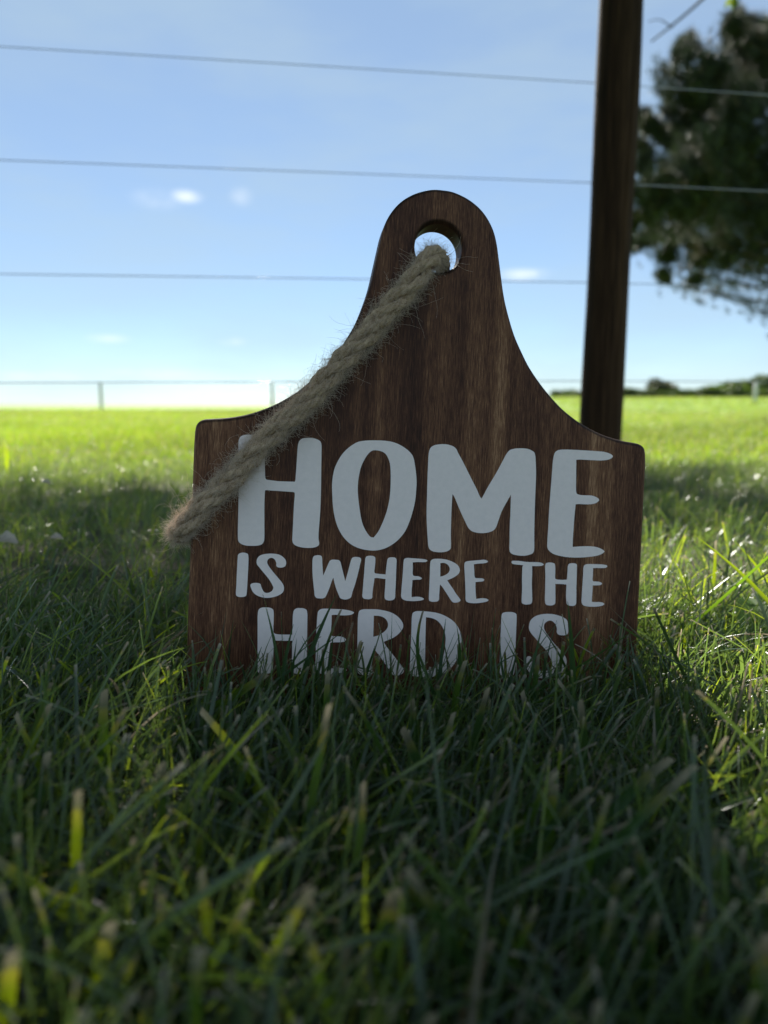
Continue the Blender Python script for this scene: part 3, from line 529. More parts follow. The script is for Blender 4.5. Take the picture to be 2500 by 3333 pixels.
    fibres(5500, 0.0025, 0.007, 0.00007, (0.02, 0.45), 1.0, 3)
    fibres(6500, 0.003, 0.008, 0.00008, (0.3, 1.1), 1.8, 4)
    fibres(1100, 0.006, 0.013, 0.00008, (0.3, 1.2), 2.4, 6)
    fibres(190, 0.012, 0.024, 0.00009, (0.5, 1.3), 2.6, 9)
    o = nb.build('loose_fibre', fm, root)
    o['kind'] = 'stuff'
    return root
rope = build_rope()

# ------------------------------------------------------------------ near fence
FA, FB = np.array([-0.826, 1.593]), np.array([0.545, 1.80])
FD = (FB - FA) / np.linalg.norm(FB - FA)
WIRE_Z = [(0.240, 0.249), (0.4714, 0.4850), (0.7036, 0.7145), (0.9255, 0.9350), (1.150, 1.158)]

def build_fence():
    root = empty('wire_fence', (0.5275, 1.742, 0))
    tag(root, 'fence of thin bare steel wires strung on a dark round wooden post behind the sign', 'fence')
    loc = np.array(root.location)
    wood = wood_mat('weathered_post', [(0.34, (0.006, 0.003, 0.0015)), (0.5, (0.034, 0.017, 0.008)), (0.66, (0.10, 0.054, 0.026))], (60, 60, 2.5), 0.8, 0.5, (16, 16, 0.8))
    nb = NB()
    zz = np.concatenate([np.linspace(-0.25, 1.36, 60), [1.375, 1.383]])
    rad = 0.0488 + 0.0012 * np.sin(zz * 9) - 0.0015 * (zz - 0.5); rad[-2:] = [0.040, 0.012]
    pts = np.stack([0.003 * np.sin(zz * 2.2), 0.002 * np.cos(zz * 3), zz], -1)
    tube(nb, pts, rad, 96)
    o = nb.build('post', wood, root)
    me = o.data
    for v in me.vertices:
        a = math.atan2(v.co.y, v.co.x)
        k = 1 - 0.05 * math.exp(-((a + 1.75 + .25 * math.sin(v.co.z * 1.7)) / .07) ** 2) - 0.05 * math.exp(-((a + 1.1 + .2 * math.sin(v.co.z * 2.3 + 1)) / .07) ** 2) + 0.012 * math.sin(3 * a + v.co.z * 2) + 0.006 * math.sin(17 * a) * math.sin(5 * a + v.co.z)
        v.co.x *= k; v.co.y *= k
    M_staple = plain_mat('rusty_staple', (0.06, 0.045, 0.035), 0.7, 0.2, 300, 0.3)
    steel = plain_mat('galvanised_wire', (0.48, 0.50, 0.54), 0.14, 0.06, 200, 1.0)
    for k, (z0, z1) in enumerate(WIRE_Z):
        nb = NB(); P = []
        for t in np.linspace(-4.5, 4.8, 60):
            q = FA + FD * t; L_ = np.linalg.norm(FB - FA)
            z = z0 + (z1 - z0) * min(max(t / L_, -0.3), 1.0) - 0.004 * math.sin(math.pi * (t + 4.5) / 5.9) ** 2
            P.append((q[0] - loc[0], q[1] - loc[1], z))
        tube(nb, P, 0.0010, 6)
        nb.build('wire', steel, root)
        # staple that holds the wire on the post
        nb = NB(); c = np.array([0.0, 0.053, z1])
        arc = [(0.006 * math.cos(a), 0.004 * math.sin(a) if 0 <= a <= math.pi else 0, 0.009 * math.cos(a)) for a in np.linspace(0, math.pi, 9)]
        tube(nb, np.array(arc) + c, 0.0012, 6)
        nb.build('staple', M_staple, root)
build_fence()

# ------------------------------------------------------------------ far fence
def build_far_fence():
    y0 = 22.0
    root = empty('field_fence', (0, y0, 0))
    tag(root, 'low far-off fence with blurred grey posts along the edge of the field', 'fence')
    wood = wood_mat('grey_post', [(0.3, (0.55, 0.55, 0.54)), (0.7, (0.72, 0.71, 0.70))], (40, 40, 2.5), 0.9, 0.4)
    steel = plain_mat('far_wire', (0.35, 0.36, 0.37), 0.45, 0.1, 50, 1.0)
    xs = []
    for px, r in [(-190, .055), (340, .05), (890, .045), (1412, .06), (1930, .06), (2442, .055), (2960, .06)]:
        x = (px - 1250) / FX * y0; xs.append(x)
        nb = NB(); z0 = float(terrain(x, y0)); zt = 0.19 + (1318 - 1243) / FX * y0 + random.uniform(-.02, .03)
        tube(nb, [(x, 0, z0 - 0.3), (x + .004, 0, z0 + .2), (x + 0.01, 0, zt - .01), (x + 0.01, 0, zt)], [r, r, r * .94, r * .6], 12)
        nb.build('post', wood, root)
    for h in (0.30, 0.52, 0.76):
        nb = NB(); P = []
        for a, b in zip(xs[:-1], xs[1:]):
            for t in np.linspace(0, 1, 6)[:-1]:
                x = a + (b - a) * t; P.append((x, -0.08, max(float(terrain(x, y0)), -0.1) + h - 0.02 * math.sin(math.pi * t)))
        tube(nb, P, 0.002, 5)
        nb.build('wire', steel, root)
build_far_fence()

# ------------------------------------------------------------------ foliage
def leaf_faces(P, D, Nn, ln, wd, fold=0.25):
    """kite-shaped folded leaves: P base, D direction, Nn blade normal; 6 verts, 4 quads... as 2 quads"""
    n = len(P); D = D / (np.linalg.norm(D, axis=1)[:, None] + 1e-9)
    S = np.cross(D, Nn); S /= np.linalg.norm(S, axis=1)[:, None] + 1e-9
    Nn = np.cross(S, D)
    ln = np.broadcast_to(ln, (n,))[:, None]; wd = np.broadcast_to(wd, (n,))[:, None]
    v = np.stack([P, P + D * ln * 0.42 + S * wd * 0.5 + Nn * wd * fold, P + D * ln - Nn * wd * 0.15, P + D * ln * 0.42 - S * wd * 0.5 + Nn * wd * fold], 1)
    # split in two triangles along the midrib
    idx = np.arange(n)[:, None] * 4
    f = np.concatenate([idx + np.array([[0, 1, 2]]), idx + np.array([[0, 2, 3]])], 0)
    return v.reshape(-1, 3), f

def rand_unit(n):
    v = rng.normal(0, 1, (n, 3)); return v / np.linalg.norm(v, axis=1)[:, None]

def leafy(name, parent, P, ln, wd, cols, mat, down=0.3):
    n = len(P); D = rand_unit(n); D[:, 2] -= down; Nn = rand_unit(n); Nn[:, 2] += 0.8
    v, f = leaf_faces(P, D, Nn, ln, wd)
    c = np.repeat(cols, 4, axis=0)
    return mesh_np(name, v, f, mat, parent, c)

def green(n, a, b, jitter=0.25):
    t = rng.random(n)[:, None]; c = np.array(a) * (1 - t) + np.array(b) * t
    return c * (1 + jitter * rng.normal(0, 1, (n, 1))).clip(0.5, 1.7)

# the broad-leaved tree whose crown hangs over the lawn, above the picture, and shades it
def shade_here(x, y):
    """how much of the sky towards the sun the crown covers, seen from (x, y) on the lawn"""
    edge = 1.58 + 0.36 * sstep(-0.2, 0.7, x) + 0.10 * np.sin(4.2 * x + 1) + 0.06 * np.sin(9.7 * x)
    s = 1.0 - 0.55 * sstep(-0.75, -0.15, y - edge) - 0.45 * sstep(-0.2, 0.16, y - edge)                                   # ragged outer rim of the crown
    s = s * (1 - 0.30 * sstep(0.0, 0.12, -x - 0.08) * sstep(0.38, 0.5, y) * (1 - sstep(0.95, 1.3, y)))   # thin, dappled part on the left
    s = s * (1 - 0.55 * sstep(0.6, 0.95, y) * sstep(-0.1, 0.1, x))
    gap = sstep(0.08, 0.13, x) * (1 - sstep(1.0, 1.3, x)) * sstep(0.18, 0.23, y) * (1 - sstep(0.80, 0.96, y + 0.05 * np.sin(9 * x)))
    s = s * (1 - gap)
    lo = np.interp(y, [.05, .13, .20, .25, .30, .40], [.05, .04, -.02, -.06, -.13, -.14])   # gap through which sun reaches the sign's back and the rope
    hi = np.interp(y, [.05, .20, .25, .30, .40], [.15, .15, .17, .21, .21])
    top = (x > lo) & (x < hi) & (y > .14) & (y < .41)
    s = np.where(top, s * 0.08, s)
    front = (1 - sstep(-0.03, 0.0, x)) * sstep(-0.21, -0.17, x) * (1 - sstep(0.19, 0.23, y)) * sstep(0.04, 0.08, y)      # a few sun flecks on the near left
    return s * (1 - 0.55 * front)

def build_shade_tree():
    base = np.array([-5.2, 5.4, 0.0])
    root = empty('shade_tree', tuple(base))
    tag(root, 'leafy tree overhanging the lawn, only a few leaves and twigs showing at the top edge', 'tree')
    n = 70000
    gx = rng.uniform(-4.2, 3.2, n); gy = rng.uniform(-5.4, 2.1, n)
    keep = rng.random(n) < shade_here(gx, gy)
    gx, gy = gx[keep], gy[keep]; n = len(gx)
    z = 3.3 + 3.2 * rng.random(n) ** 0.8
    t = z / SUN.z
    P = np.stack([gx + SUN.x * t, gy + SUN.y * t, z], -1)
    px, py, dz = to_pix(P)
    vis = (dz > 0) & (py > -110) & (px > -200) & (px < 2700)
    for _ in range(12):                       # lift what would hang into the picture
        z = np.where(vis, z + 0.45, z); t = z / SUN.z
        P = np.stack([gx + SUN.x * t, gy + SUN.y * t, z], -1)
        px, py, dz = to_pix(P); vis = (dz > 0) & (py > -110) & (px > -200) & (px < 2700)
    P = P[~vis]
    n = len(P)
    cols = green(n, (0.035, 0.075, 0.015), (0.07, 0.12, 0.02))
    D = rand_unit(n); D[:, 2] -= 0.3; Nn = np.tile(np.array(SUN), (n, 1)) + 0.75 * rand_unit(n)
    v, f = leaf_faces(P - base, D, Nn, rng.uniform(0.07, 0.11, n), rng.uniform(0.055, 0.085, n))
    mesh_np('crown', v, f, M_leaf, root, np.repeat(cols, 4, axis=0))
    nb = NB()
    tr = catmull([(0, 0, -0.3), (0.02, 0, 0.6), (0.1, -0.05, 1.8), (0.25, -0.1, 3.0), (0.55, -0.2, 4.4), (1.0, -0.3, 6.0), (1.5, -0.4, 7.6)], 6)
    tube(nb, tr, np.interp(np.linspace(0, 1, len(tr)), [0, .1, .5, 1], [.30, .22, .16, .05]), 14)
    nb.build('trunk', M_bark, root)
    ctr = [P[i] - base for i in rng.choice(n, 14, replace=False)]
    ctr += [np.array(at(1240, -330, 5.0)) - base, np.array(at(2350, -330, 4.2)) - base]
    def in_view(Q):
        px, py, dz = to_pix(np.asarray(Q) + base)
        return bool(((dz > 0) & (px > -120) & (px < 2620) & (py > -60)).any())
    for c in ctr:
        nb = NB(); s0 = tr[min(len(tr) - 1, int(np.argmin(np.abs(tr[:, 2] - (c[2] * 0.62)))))]
        mid = (s0 + c) / 2 + np.array([0, 0, 0.25])
        lim = catmull([s0, mid, c], 8)
        while in_view(lim): mid = mid + np.array([-.15, -.1, .45]); lim = catmull([s0, mid, c], 8)
        tube(nb, lim, np.linspace(0.035, 0.006, len(lim)), 8)
        for _ in range(5):
            a = lim[rng.integers(5, len(lim))]; e = a + rng.normal(0, 0.45, 3) + np.array([0, 0, .25])
            if in_view([e]): e = a + np.array([-.1, -.2, .5])
            tube(nb, catmull([a, (a + e) / 2 + rng.normal(0, .06, 3), e], 4), np.linspace(0.016, 0.004, 9), 5)
        nb.build('limb', M_bark, root)
    # what hangs into the picture: a leaf at the top, twigs and a leaf by the post
    def spray(p_from, p_to, depth, leaves, r):
        nb = NB(); a, b = at(*p_from, depth) - base, at(*p_to, depth * 0.98) - base
        pts = catmull([a, (a + b) / 2 + rng.normal(0, .01, 3), b], 6)
        tube(nb, pts, np.linspace(r, r * .45, len(pts)), 6)
        o = nb.build('twig', M_bark, root)
        if leaves:
            k = leaves; Pl = pts[rng.integers(len(pts) - 4, len(pts), k)] + rng.normal(0, 0.012, (k, 3))
            Dl = rng.normal(0, .5, (k, 3)) + np.array([0, 0, -1.0]); Nl = rng.normal(0, .5, (k, 3)) + np.array([0, -1, 0])
            v, f = leaf_faces(Pl, Dl, Nl, rng.uniform(.05, .075, k), rng.uniform(.03, .045, k))
            for q in range(k):
                mesh_np('leaf', v[q * 4:q * 4 + 4], [(0, 1, 2), (0, 2, 3)], M_leaf, root, np.repeat(green(1, (0.10, 0.16, 0.02), (0.16, 0.2, 0.03), .1), 4, axis=0))
    spray((1250, -330), (1240, -22), 5.0, 7, 0.006)
    spray((2350, -330), (2388, -14), 4.2, 7, 0.006)
    spray((2350, -60), (2120, 135), 4.2, 0, 0.009)
    spray((2430, -40), (2250, 200), 4.4, 0, 0.006)
    spray((2190, 90), (2110, 70), 4.2, 0, 0.004)
build_shade_tree()

# ------------------------------------------------------------------ pine on the right
def build_pine():
    D0 = 9.2
    tx = (2790 - 1250) / FX * D0
    base = np.array([tx, D0, float(terrain(tx, D0))])
    root = empty('pine_tree', tuple(base))
    tag(root, 'dark bushy pine tree at the right edge beyond the fence post', 'tree')
    nb = NB()
    zz = np.linspace(-0.2, 9.0, 24)
    tr = np.stack([0.04 * np.sin(zz), 0.05 * np.cos(zz * .8), zz], -1)
    tube(nb, tr, np.interp(zz, [-.2, .3, 9], [.20, .16, .02]), 12)
    nb.build('trunk', M_bark, root)
    clumps = [(2420, 120, 26), (2415, 150, 34), (2405, 210, 60), (2470, 170, 55), (2238, 190, 26), (2235, 240, 45), (2225, 320, 62), (2300, 320, 55), (2340, 280, 50),
              (2420, 320, 85), (2490, 300, 70), (2310, 410, 80), (2215, 410, 52), (2105, 440, 26), (2120, 490, 38), (2085, 540, 38), (2110, 600, 34),
              (2180, 500, 38), (2240, 520, 66), (2350, 520, 95), (2460, 470, 95), (2290, 620, 84), (2195, 660, 52), (2120, 700, 46), (2170, 770, 74), (2270, 740, 84),
              (2370, 680, 88), (2470, 640, 90), (2330, 830, 62), (2230, 850, 56), (2130, 830, 46), (2090, 880, 30), (2420, 760, 52), (2490, 770, 50), (2480, 830, 34),
              (2175, 925, 28), (2295, 925, 44), (2370, 905, 36), (2460, 905, 26), (2080, 800, 42), (2055, 700, 34),
              (2160, 985, 14), (2270, 1000, 12)]
    clumps = [(a_, b_ - 25 - 0.085 * max(b_ - 500, 0), c_) for a_, b_, c_ in clumps]
    tufts = []; bn = NB()
    for (px, py, rp_) in clumps:
        dep = D0 + rng.uniform(-1.0, 0.9)
        c = at(px, py, dep) - base; rr = rp_ / FX * dep
        zc = max(0.9, c[2] - 0.18 * np.hypot(c[0], c[1]))
        a0 = np.array([np.interp(zc, zz, tr[:, 0]), np.interp(zc, zz, tr[:, 1]), zc])
        br = catmull([a0, a0 * .45 + c * .55 + np.array([0, 0, -.08]), c], 8)
        tube(bn, br, np.linspace(0.022, 0.005, len(br)), 6)
        m_ = br[int(len(br) * .35):]
        tufts.append(np.repeat(m_, 7, 0) + rng.normal(0, .09, (len(m_) * 7, 3)))
        for _ in range(3):                                     # upright shoots on top of the bough
            kk = 16; u_ = rng.random(kk); b0 = rng.normal(0, .45, 3) * rr * np.array([1, 1, .3])
            tufts.append(c + b0 + np.stack([rng.normal(0, .035, kk) * (1.2 - u_), rng.normal(0, .035, kk) * (1.2 - u_), rr * (.2 + 1.05 * u_)], -1))
        k = int(14 + 620 * (rr / 0.35) ** 2 * .75); rr *= 1.05
        sp = max(3, int(k / 26)); sc = rng.normal(0, .46, (sp, 3)) * rr                      # sprays inside the bough
        sd = rng.normal(0, .5, (sp, 3)) + np.array([-.35, 0, .8]); sd /= np.linalg.norm(sd, axis=1)[:, None]
        ii = rng.integers(0, sp, k); q = sc[ii] + sd[ii] * rng.uniform(-.1, .85, (k, 1)) * rr * .75 + rng.normal(0, .17, (k, 3)) * rr
        tufts.append(c + q)
    # the rest of the crown, out of the picture to the right and above
    for h in np.arange(1.6, 8.6, 0.36):
        rad = np.interp(h, [1.6, 3, 8.8], [2.4, 2.7, 0.4])
        for a in rng.uniform(0, 2 * np.pi, 7):
            a0 = np.array([0, 0, h]); e = np.array([math.cos(a) * rad, math.sin(a) * rad, h + 0.35])
            px, py, _ = to_pix(e + base)
            for fr in (1.0, .75, .5):
                c = a0 + (e - a0) * fr
                px, py, _ = to_pix(c + base)
                if px < 2700 and py > -360: continue
                tube(bn, catmull([a0, (a0 + c) / 2, c], 4), np.linspace(.03, .008, 9), 5)
                tufts.append(c + rand_unit(26) * .34 * rng.random((26, 1)) ** .5)
    bn.build('branch', M_bark, root)
    Tt = np.concatenate(tufts); n = len(Tt); per = 42
    out = Tt.copy(); out[:, 2] = 0; out /= np.linalg.norm(out, axis=1)[:, None] + 1e-9
    ax = out * 0.5 + np.array([0, 0, 0.9]) + rng.normal(0, .35, (n, 3)); ax /= np.linalg.norm(ax, axis=1)[:, None]
    A = np.repeat(ax, per, 0); P = np.repeat(Tt, per, 0) + A * rng.uniform(0, .09, (n * per, 1))
    D = A * rng.uniform(.2, 1.0, (n * per, 1)) + rand_unit(n * per) * .75; D /= np.linalg.norm(D, axis=1)[:, None]
    S = np.cross(D, rand_unit(n * per)); S /= np.linalg.norm(S, axis=1)[:, None] + 1e-9
    ln = rng.uniform(.07, .13, (n * per, 1)); w = 0.0015
    v = np.stack([P - S * w, P + S * w, P + D * ln], 1).reshape(-1, 3)
    f = np.arange(n * per * 3).reshape(-1, 3)
    tone = np.repeat(green(n, (0.022, 0.036, 0.027), (0.050, 0.066, 0.045), .3), per * 3, axis=0)
    brown = np.repeat((rng.random(n) < .10), per * 3)
    tone[brown] = tone[brown] * np.array([2.2, 1.2, 1.0])
    mesh_np('crown', v, f, M_needle, root, tone)
build_pine()

# ------------------------------------------------------------------ far hedge and trees
def bush(name, px, ytop, ybot, wpx, depth, label, cat, group=None, tone=((0.03, 0.06, 0.015), (0.07, 0.10, 0.02)), shape=1.0, nleaf=2600, leaf=0.14):
    x = (px - 1250) / FX * depth; zb = float(terrain(x, depth)); zt = 0.19 + (1318 - ytop) / FX * depth
    root = empty(name, (x, depth, zb)); tag(root, label, cat, group)
    h = zt - zb; w = wpx / FX * depth / 2
    nb = NB(); tube(nb, [(0, 0, -.2), (0.02, 0, h * .3), (0, 0.02, h * .7)], [.10 * h / 2 + .02, .07 * h / 2 + .02, .02], 8); nb.build('trunk', M_bark, root)
    # lumps
    k = 16; c = rand_unit(k) * rng.uniform(.35, .8, (k, 1)); c[:, 2] = np.abs(c[:, 2]) * 1.1 - .15
    idx = rng.integers(0, k, nleaf); q = c[idx] + rand_unit(nleaf) * (.36 * rng.random((nleaf, 1)) ** .4)
    q = q[(q[:, 2] > -.5)]
    P = np.stack([q[:, 0] * w * (1 - .45 * (1 - shape) * np.clip(q[:, 2], 0, 1)), q[:, 1] * w, h * (.42 + .5 * q[:, 2])], -1)
    P[:, 2] = np.clip(P[:, 2], 0.05, h * 1.05)
    leafy('crown', root, P, leaf * 1.3, leaf, green(len(P), *tone), M_leaf)
    return root

def build_far():
    depth = 40.0
    # clipped hedge
    x0, x1 = (1790 - 1250) / FX * depth, (2760 - 1250) / FX * depth
    root = empty('field_hedge', ((x0 + x1) / 2, depth, float(terrain((x0 + x1) / 2, depth))))
    tag(root, 'low dark green hedge running along the far edge of the field on the right', 'hedge')
    n = 14000
    xs = rng.uniform(x0, x1, n); u = rng.random(n)
    top = 0.19 + (1318 - (1272 + 5 * np.sin(xs * 1.3) + 3 * np.sin(xs * 4.1))) / FX * depth - root.location.z
    P = np.stack([xs - root.location.x, rng.uniform(-.5, .5, n), -0.05 + (top + .05) * u ** .8], -1)
    leafy('foliage', root, P, .17, .12, green(n, (0.03, 0.06, 0.014), (0.06, 0.10, 0.02)), M_leaf)
    for x in np.arange(x0, x1, 0.9):
        nb = NB()
        tube(nb, [(x - root.location.x, 0, -.2), (x - root.location.x + .1, 0.05, top.mean() * .8)], [.04, .015], 5)
        nb.build('stem', M_bark, root)
    g = 'trees beyond the hedge'
    bush('round_tree', 2140, 1222, 1285, 108, 52, 'small dome shaped far tree standing alone above the hedge, right of the post', 'tree', tone=((0.05, 0.06, 0.04), (0.09, 0.10, 0.06)), nleaf=2600, leaf=.16)
    bush('field_tree', 2350, 1232, 1285, 150, 46, 'broad low green tree above the hedge, left of the taller one at the edge', 'tree', g, ((0.05, 0.10, 0.02), (0.09, 0.14, 0.03)))
    bush('field_tree', 2440, 1214, 1285, 130, 50, 'middle of the three green far trees crowded at the right end of the hedge', 'tree', g, ((0.05, 0.09, 0.02), (0.08, 0.12, 0.03)))
    bush('field_tree', 2530, 1196, 1285, 140, 47, 'tallest far tree, cut by the right edge above the hedge', 'tree', g, ((0.03, 0.06, 0.02), (0.06, 0.09, 0.03)))
    bush('field_shrub', 1850, 1276, 1300, 60, 36, 'low green shrub at the field edge just left of the post', 'shrub', None, ((0.05, 0.10, 0.02), (0.09, 0.14, 0.03)), nleaf=1200, leaf=.09)
build_far()

# ------------------------------------------------------------------ grass
GREEN_A, GREEN_B, GREEN_C = np.array([0.033, 0.066, 0.042]), np.array([0.050, 0.090, 0.044]), np.array([0.110, 0.170, 0.030])  # A and B are cooled, putting the near lawn's shade into the colour
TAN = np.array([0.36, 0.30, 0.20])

def blade_mesh(mat, name, root, L, W, az, lean, curl, face, cmid, ctip, taper, tiplen, nseg, mid, kind_label):
    """one mesh of grass blades.  All arguments arrays of length n."""
    n = len(L)
    if nseg >= 6: s = np.array([0, .2, .4, .6, .78, .92, 1.0])
    elif nseg >= 3: s = np.array([0, .4, .75, 1.0])
    else: s = np.array([0, .55, 1.0])
    m = len(s)
    th = lean[:, None] + curl[:, None] * s[None, :] ** 1.3
    ds = np.diff(s, prepend=0)[None, :] * L[:, None]
    thm = np.concatenate([th[:, :1], (th[:, 1:] + th[:, :-1]) / 2], 1)
    rad = np.cumsum(np.sin(thm) * ds, 1); zz = np.cumsum(np.cos(thm) * ds, 1)
    ca, sa = np.cos(az)[:, None], np.sin(az)[:, None]
    C = np.stack([root[:, 0:1] + rad * ca, root[:, 1:2] + rad * sa, np.maximum(root[:, 2:3] + zz, root[:, 2:3] + .001)], -1)
    side = np.stack([-np.sin(az), np.cos(az), np.zeros(n)], -1)[:, None, :] + np.zeros((n, m, 1))
    T = np.stack([np.sin(th) * ca, np.sin(th) * sa, np.cos(th)], -1)
    nor = np.cross(T, side)
    tw = (face[:, None] + 0.5 * (s - .5)[None, :] * np.sign(face)[:, None])[..., None]
    Wd = np.cos(tw) * side + np.sin(tw) * nor
    Nv = np.cross(T, Wd)
    prof = (0.62 + 0.38 * np.minimum(1, s * 2.5))[None, :] * (1 - (1 - taper[:, None]) * np.clip((s[None, :] - .45) / .55, 0, 1) ** 1.4)
    hw = (W[:, None] * prof * .5)[..., None]
    cols = cmid[:, None, :] * (1.0 + 0.15 * (s - .5))[None, :, None]
    f_tip = np.clip((s[None, :] - (1 - tiplen[:, None])) / np.maximum(tiplen[:, None], .02), 0, 1)[..., None]
    cols = cols * (1 - f_tip) + ctip[:, None, :] * f_tip
    if mid:
        V = np.stack([C - Wd * hw, C - Nv * hw * .45, C + Wd * hw], 2)          # n, m, 3, 3
        cc = np.repeat(cols[:, :, None, :], 3, 2); k = 3
    else:
        V = np.stack([C - Wd * hw, C + Wd * hw], 2); cc = np.repeat(cols[:, :, None, :], 2, 2); k = 2
    base = (np.arange(n) * m * k)[:, None, None]
    i = np.arange(m - 1)[None, :, None] * k; j = np.arange(k - 1)[None, None, :]
    a = base + i + j
    F = np.stack([a, a + 1, a + k + 1, a + k], -1).reshape(-1, 4)
    o = mesh_np(name, V.reshape(-1, 3), F, mat, None, cc.reshape(-1, 3), smooth=True)
    tag(o, kind_label, 'grass', kind='stuff')
    return o

def patch(x, y):
    return (0.5 + 0.25 * np.sin(7.3 * x + 2.1 * np.sin(5 * y)) + 0.25 * np.sin(9.1 * y + 1.7 * np.sin(6.1 * x + 1)))

def in_sign(P, pad=0.004):
    q = (P - SIGN_O) @ SIGN_M
    return (np.abs(q[:, 0]) < 0.151 + pad) & (q[:, 1] > -pad) & (q[:, 1] < THICK + pad) & (q[:, 2] < 0.335)

def scatter(y0, y1, dens, margin, slope=0.62):
    ys = np.linspace(y0, y1, 60); w = 2 * (margin + slope * np.maximum(ys, 0)); A = np.trapezoid(w, ys) if hasattr(np, 'trapezoid') else np.trapz(w, ys)
    n = int(A * dens); cdf = np.cumsum(w); cdf = cdf / cdf[-1]
    y = np.interp(rng.random(n), cdf, ys); x = (rng.random(n) * 2 - 1) * (margin + slope * np.maximum(y, 0))
    return np.stack([x, y, terrain(x, y)], -1)

def mix_cols(n, dry, sun_tone=0.0):
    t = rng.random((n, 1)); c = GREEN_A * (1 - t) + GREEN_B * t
    c = c * (1 - sun_tone) + np.array([0.115, 0.225, 0.018]) * sun_tone  # shifts blades to a sunlit yellow-green: sunlight put into the base colour
    y = rng.random(n) < .10 + .3 * sun_tone; c[y] = GREEN_C * (0.8 + .4 * rng.random((y.sum(), 1)))
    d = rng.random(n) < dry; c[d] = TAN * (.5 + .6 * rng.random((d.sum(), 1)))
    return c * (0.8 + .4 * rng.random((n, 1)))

def lawn(name, label, y0, y1, dens, margin, nseg, mid, scale=1.0, wscale=1.0, sun_tone=0.0):
    Rt = scatter(y0, y1, dens, margin); n = len(Rt)
    kind = rng.random(n); pt = patch(Rt[:, 0], Rt[:, 1])
    fine = kind < .68; wide = (kind >= .68) & (kind < .84); low = kind >= .84
    L = np.where(fine, rng.uniform(.035, .075, n), np.where(wide, rng.uniform(.030, .062, n), rng.uniform(.02, .045, n))) * (0.78 + .4 * pt) * scale
    tall = rng.random(n) < .02; L = np.where(tall, L * 1.35, L)
    W = np.where(fine, rng.uniform(.0006, .0014, n), np.where(wide, rng.uniform(.0015, .0028, n), rng.uniform(.0008, .0020, n))) * wscale
    az = rng.uniform(0, 2 * np.pi, n) ; az = np.where(rng.random(n) < .45, rng.normal(0.4, 0.9, n), az)
    lean = np.where(fine, np.abs(rng.normal(.45, .28, n)), np.where(wide, np.abs(rng.normal(.30, .22, n)), rng.uniform(.9, 1.45, n)))
    curl = np.where(fine, rng.normal(.7, .55, n), np.where(wide, rng.normal(.25, .35, n), rng.normal(.1, .3, n)))
    if sun_tone == 0:
        near_foot = (np.abs(Rt[:, 0] - .03) < .17) & (Rt[:, 1] > .30) & (Rt[:, 1] < .46)
        L = np.where(near_foot, L * .95, L)
        lng = (rng.random(n) < .05) & ~near_foot
        L = np.where(lng, rng.uniform(.07, .115, n), L); W = np.where(lng, rng.uniform(.0014, .0028, n), W)
        lean = np.where(lng, rng.uniform(.5, 1.05, n), lean); curl = np.where(lng, rng.normal(.45, .35, n), curl)
    face = rng.normal(0, .7, n)
    cm = mix_cols(n, .015, sun_tone)
    if sun_tone > .3:
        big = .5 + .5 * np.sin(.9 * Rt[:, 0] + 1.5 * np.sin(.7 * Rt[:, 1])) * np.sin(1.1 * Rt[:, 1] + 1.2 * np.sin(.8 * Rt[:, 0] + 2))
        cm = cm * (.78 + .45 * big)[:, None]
        tuft = (np.sin(3.1 * Rt[:, 0] + 1.3 * Rt[:, 1]) * np.sin(2.3 * Rt[:, 1] - 1.9 * Rt[:, 0]) > .86)
        L = np.where(tuft, L * 1.6, L)
    dd = low & (rng.random(n) < .32); cm[dd] = TAN * (.30 + .6 * rng.random((dd.sum(), 1)))
    cut = rng.random(n) < np.where(wide, .72, .4)
    taper = np.where(cut, rng.uniform(.5, .85, n), rng.uniform(.04, .15, n))
    tl = np.where(cut, rng.uniform(.02, .06, n), rng.uniform(0.0, .06, n))
    ct = np.where(cut[:, None], TAN[None, :] * (.65 + .85 * rng.random((n, 1))), cm)
    tip = Rt + np.stack([np.cos(az) * np.sin(lean + curl * .6) * L, np.sin(az) * np.sin(lean + curl * .6) * L, np.cos(lean + curl * .6) * L], -1)
    ok = ~in_sign(Rt, .003)
    q0 = (Rt - SIGN_O) @ SIGN_M; q1 = (tip - SIGN_O) @ SIGN_M
    cross = (np.abs(q0[:, 0]) < .16) & (np.abs(q1[:, 0]) < .16) & (((q0[:, 1] < 0.0) & (q1[:, 1] > -0.001)) | ((q0[:, 1] > THICK) & (q1[:, 1] < THICK + .001)))
    ok &= ~cross
    ok &= ~((np.hypot(tip[:, 0], tip[:, 1]) < .055))                      # keep clear of the lens
    ok &= ~((np.hypot(Rt[:, 0] - .5275, Rt[:, 1] - 1.742) < .05))
    a = [v[ok] for v in (Rt, L, W, az, lean, curl, face, cm, ct, taper, tl)]
    return blade_mesh(M_lawn if sun_tone < .3 else M_grass, name, *a, nseg, mid, label)

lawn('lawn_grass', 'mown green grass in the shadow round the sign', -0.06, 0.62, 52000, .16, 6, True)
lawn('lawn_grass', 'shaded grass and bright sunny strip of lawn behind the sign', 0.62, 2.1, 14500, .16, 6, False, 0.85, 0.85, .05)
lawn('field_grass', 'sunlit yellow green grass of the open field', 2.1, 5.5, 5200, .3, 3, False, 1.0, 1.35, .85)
lawn('field_grass', 'far sunlit grass towards the skyline', 5.5, 13, 1300, .5, 2, False, 1.15, 2.4, .9)
lawn('field_grass', 'farthest grass at the edge of the field', 13, 36, 160, 1.0, 2, False, 1.6, 6.0, .9)

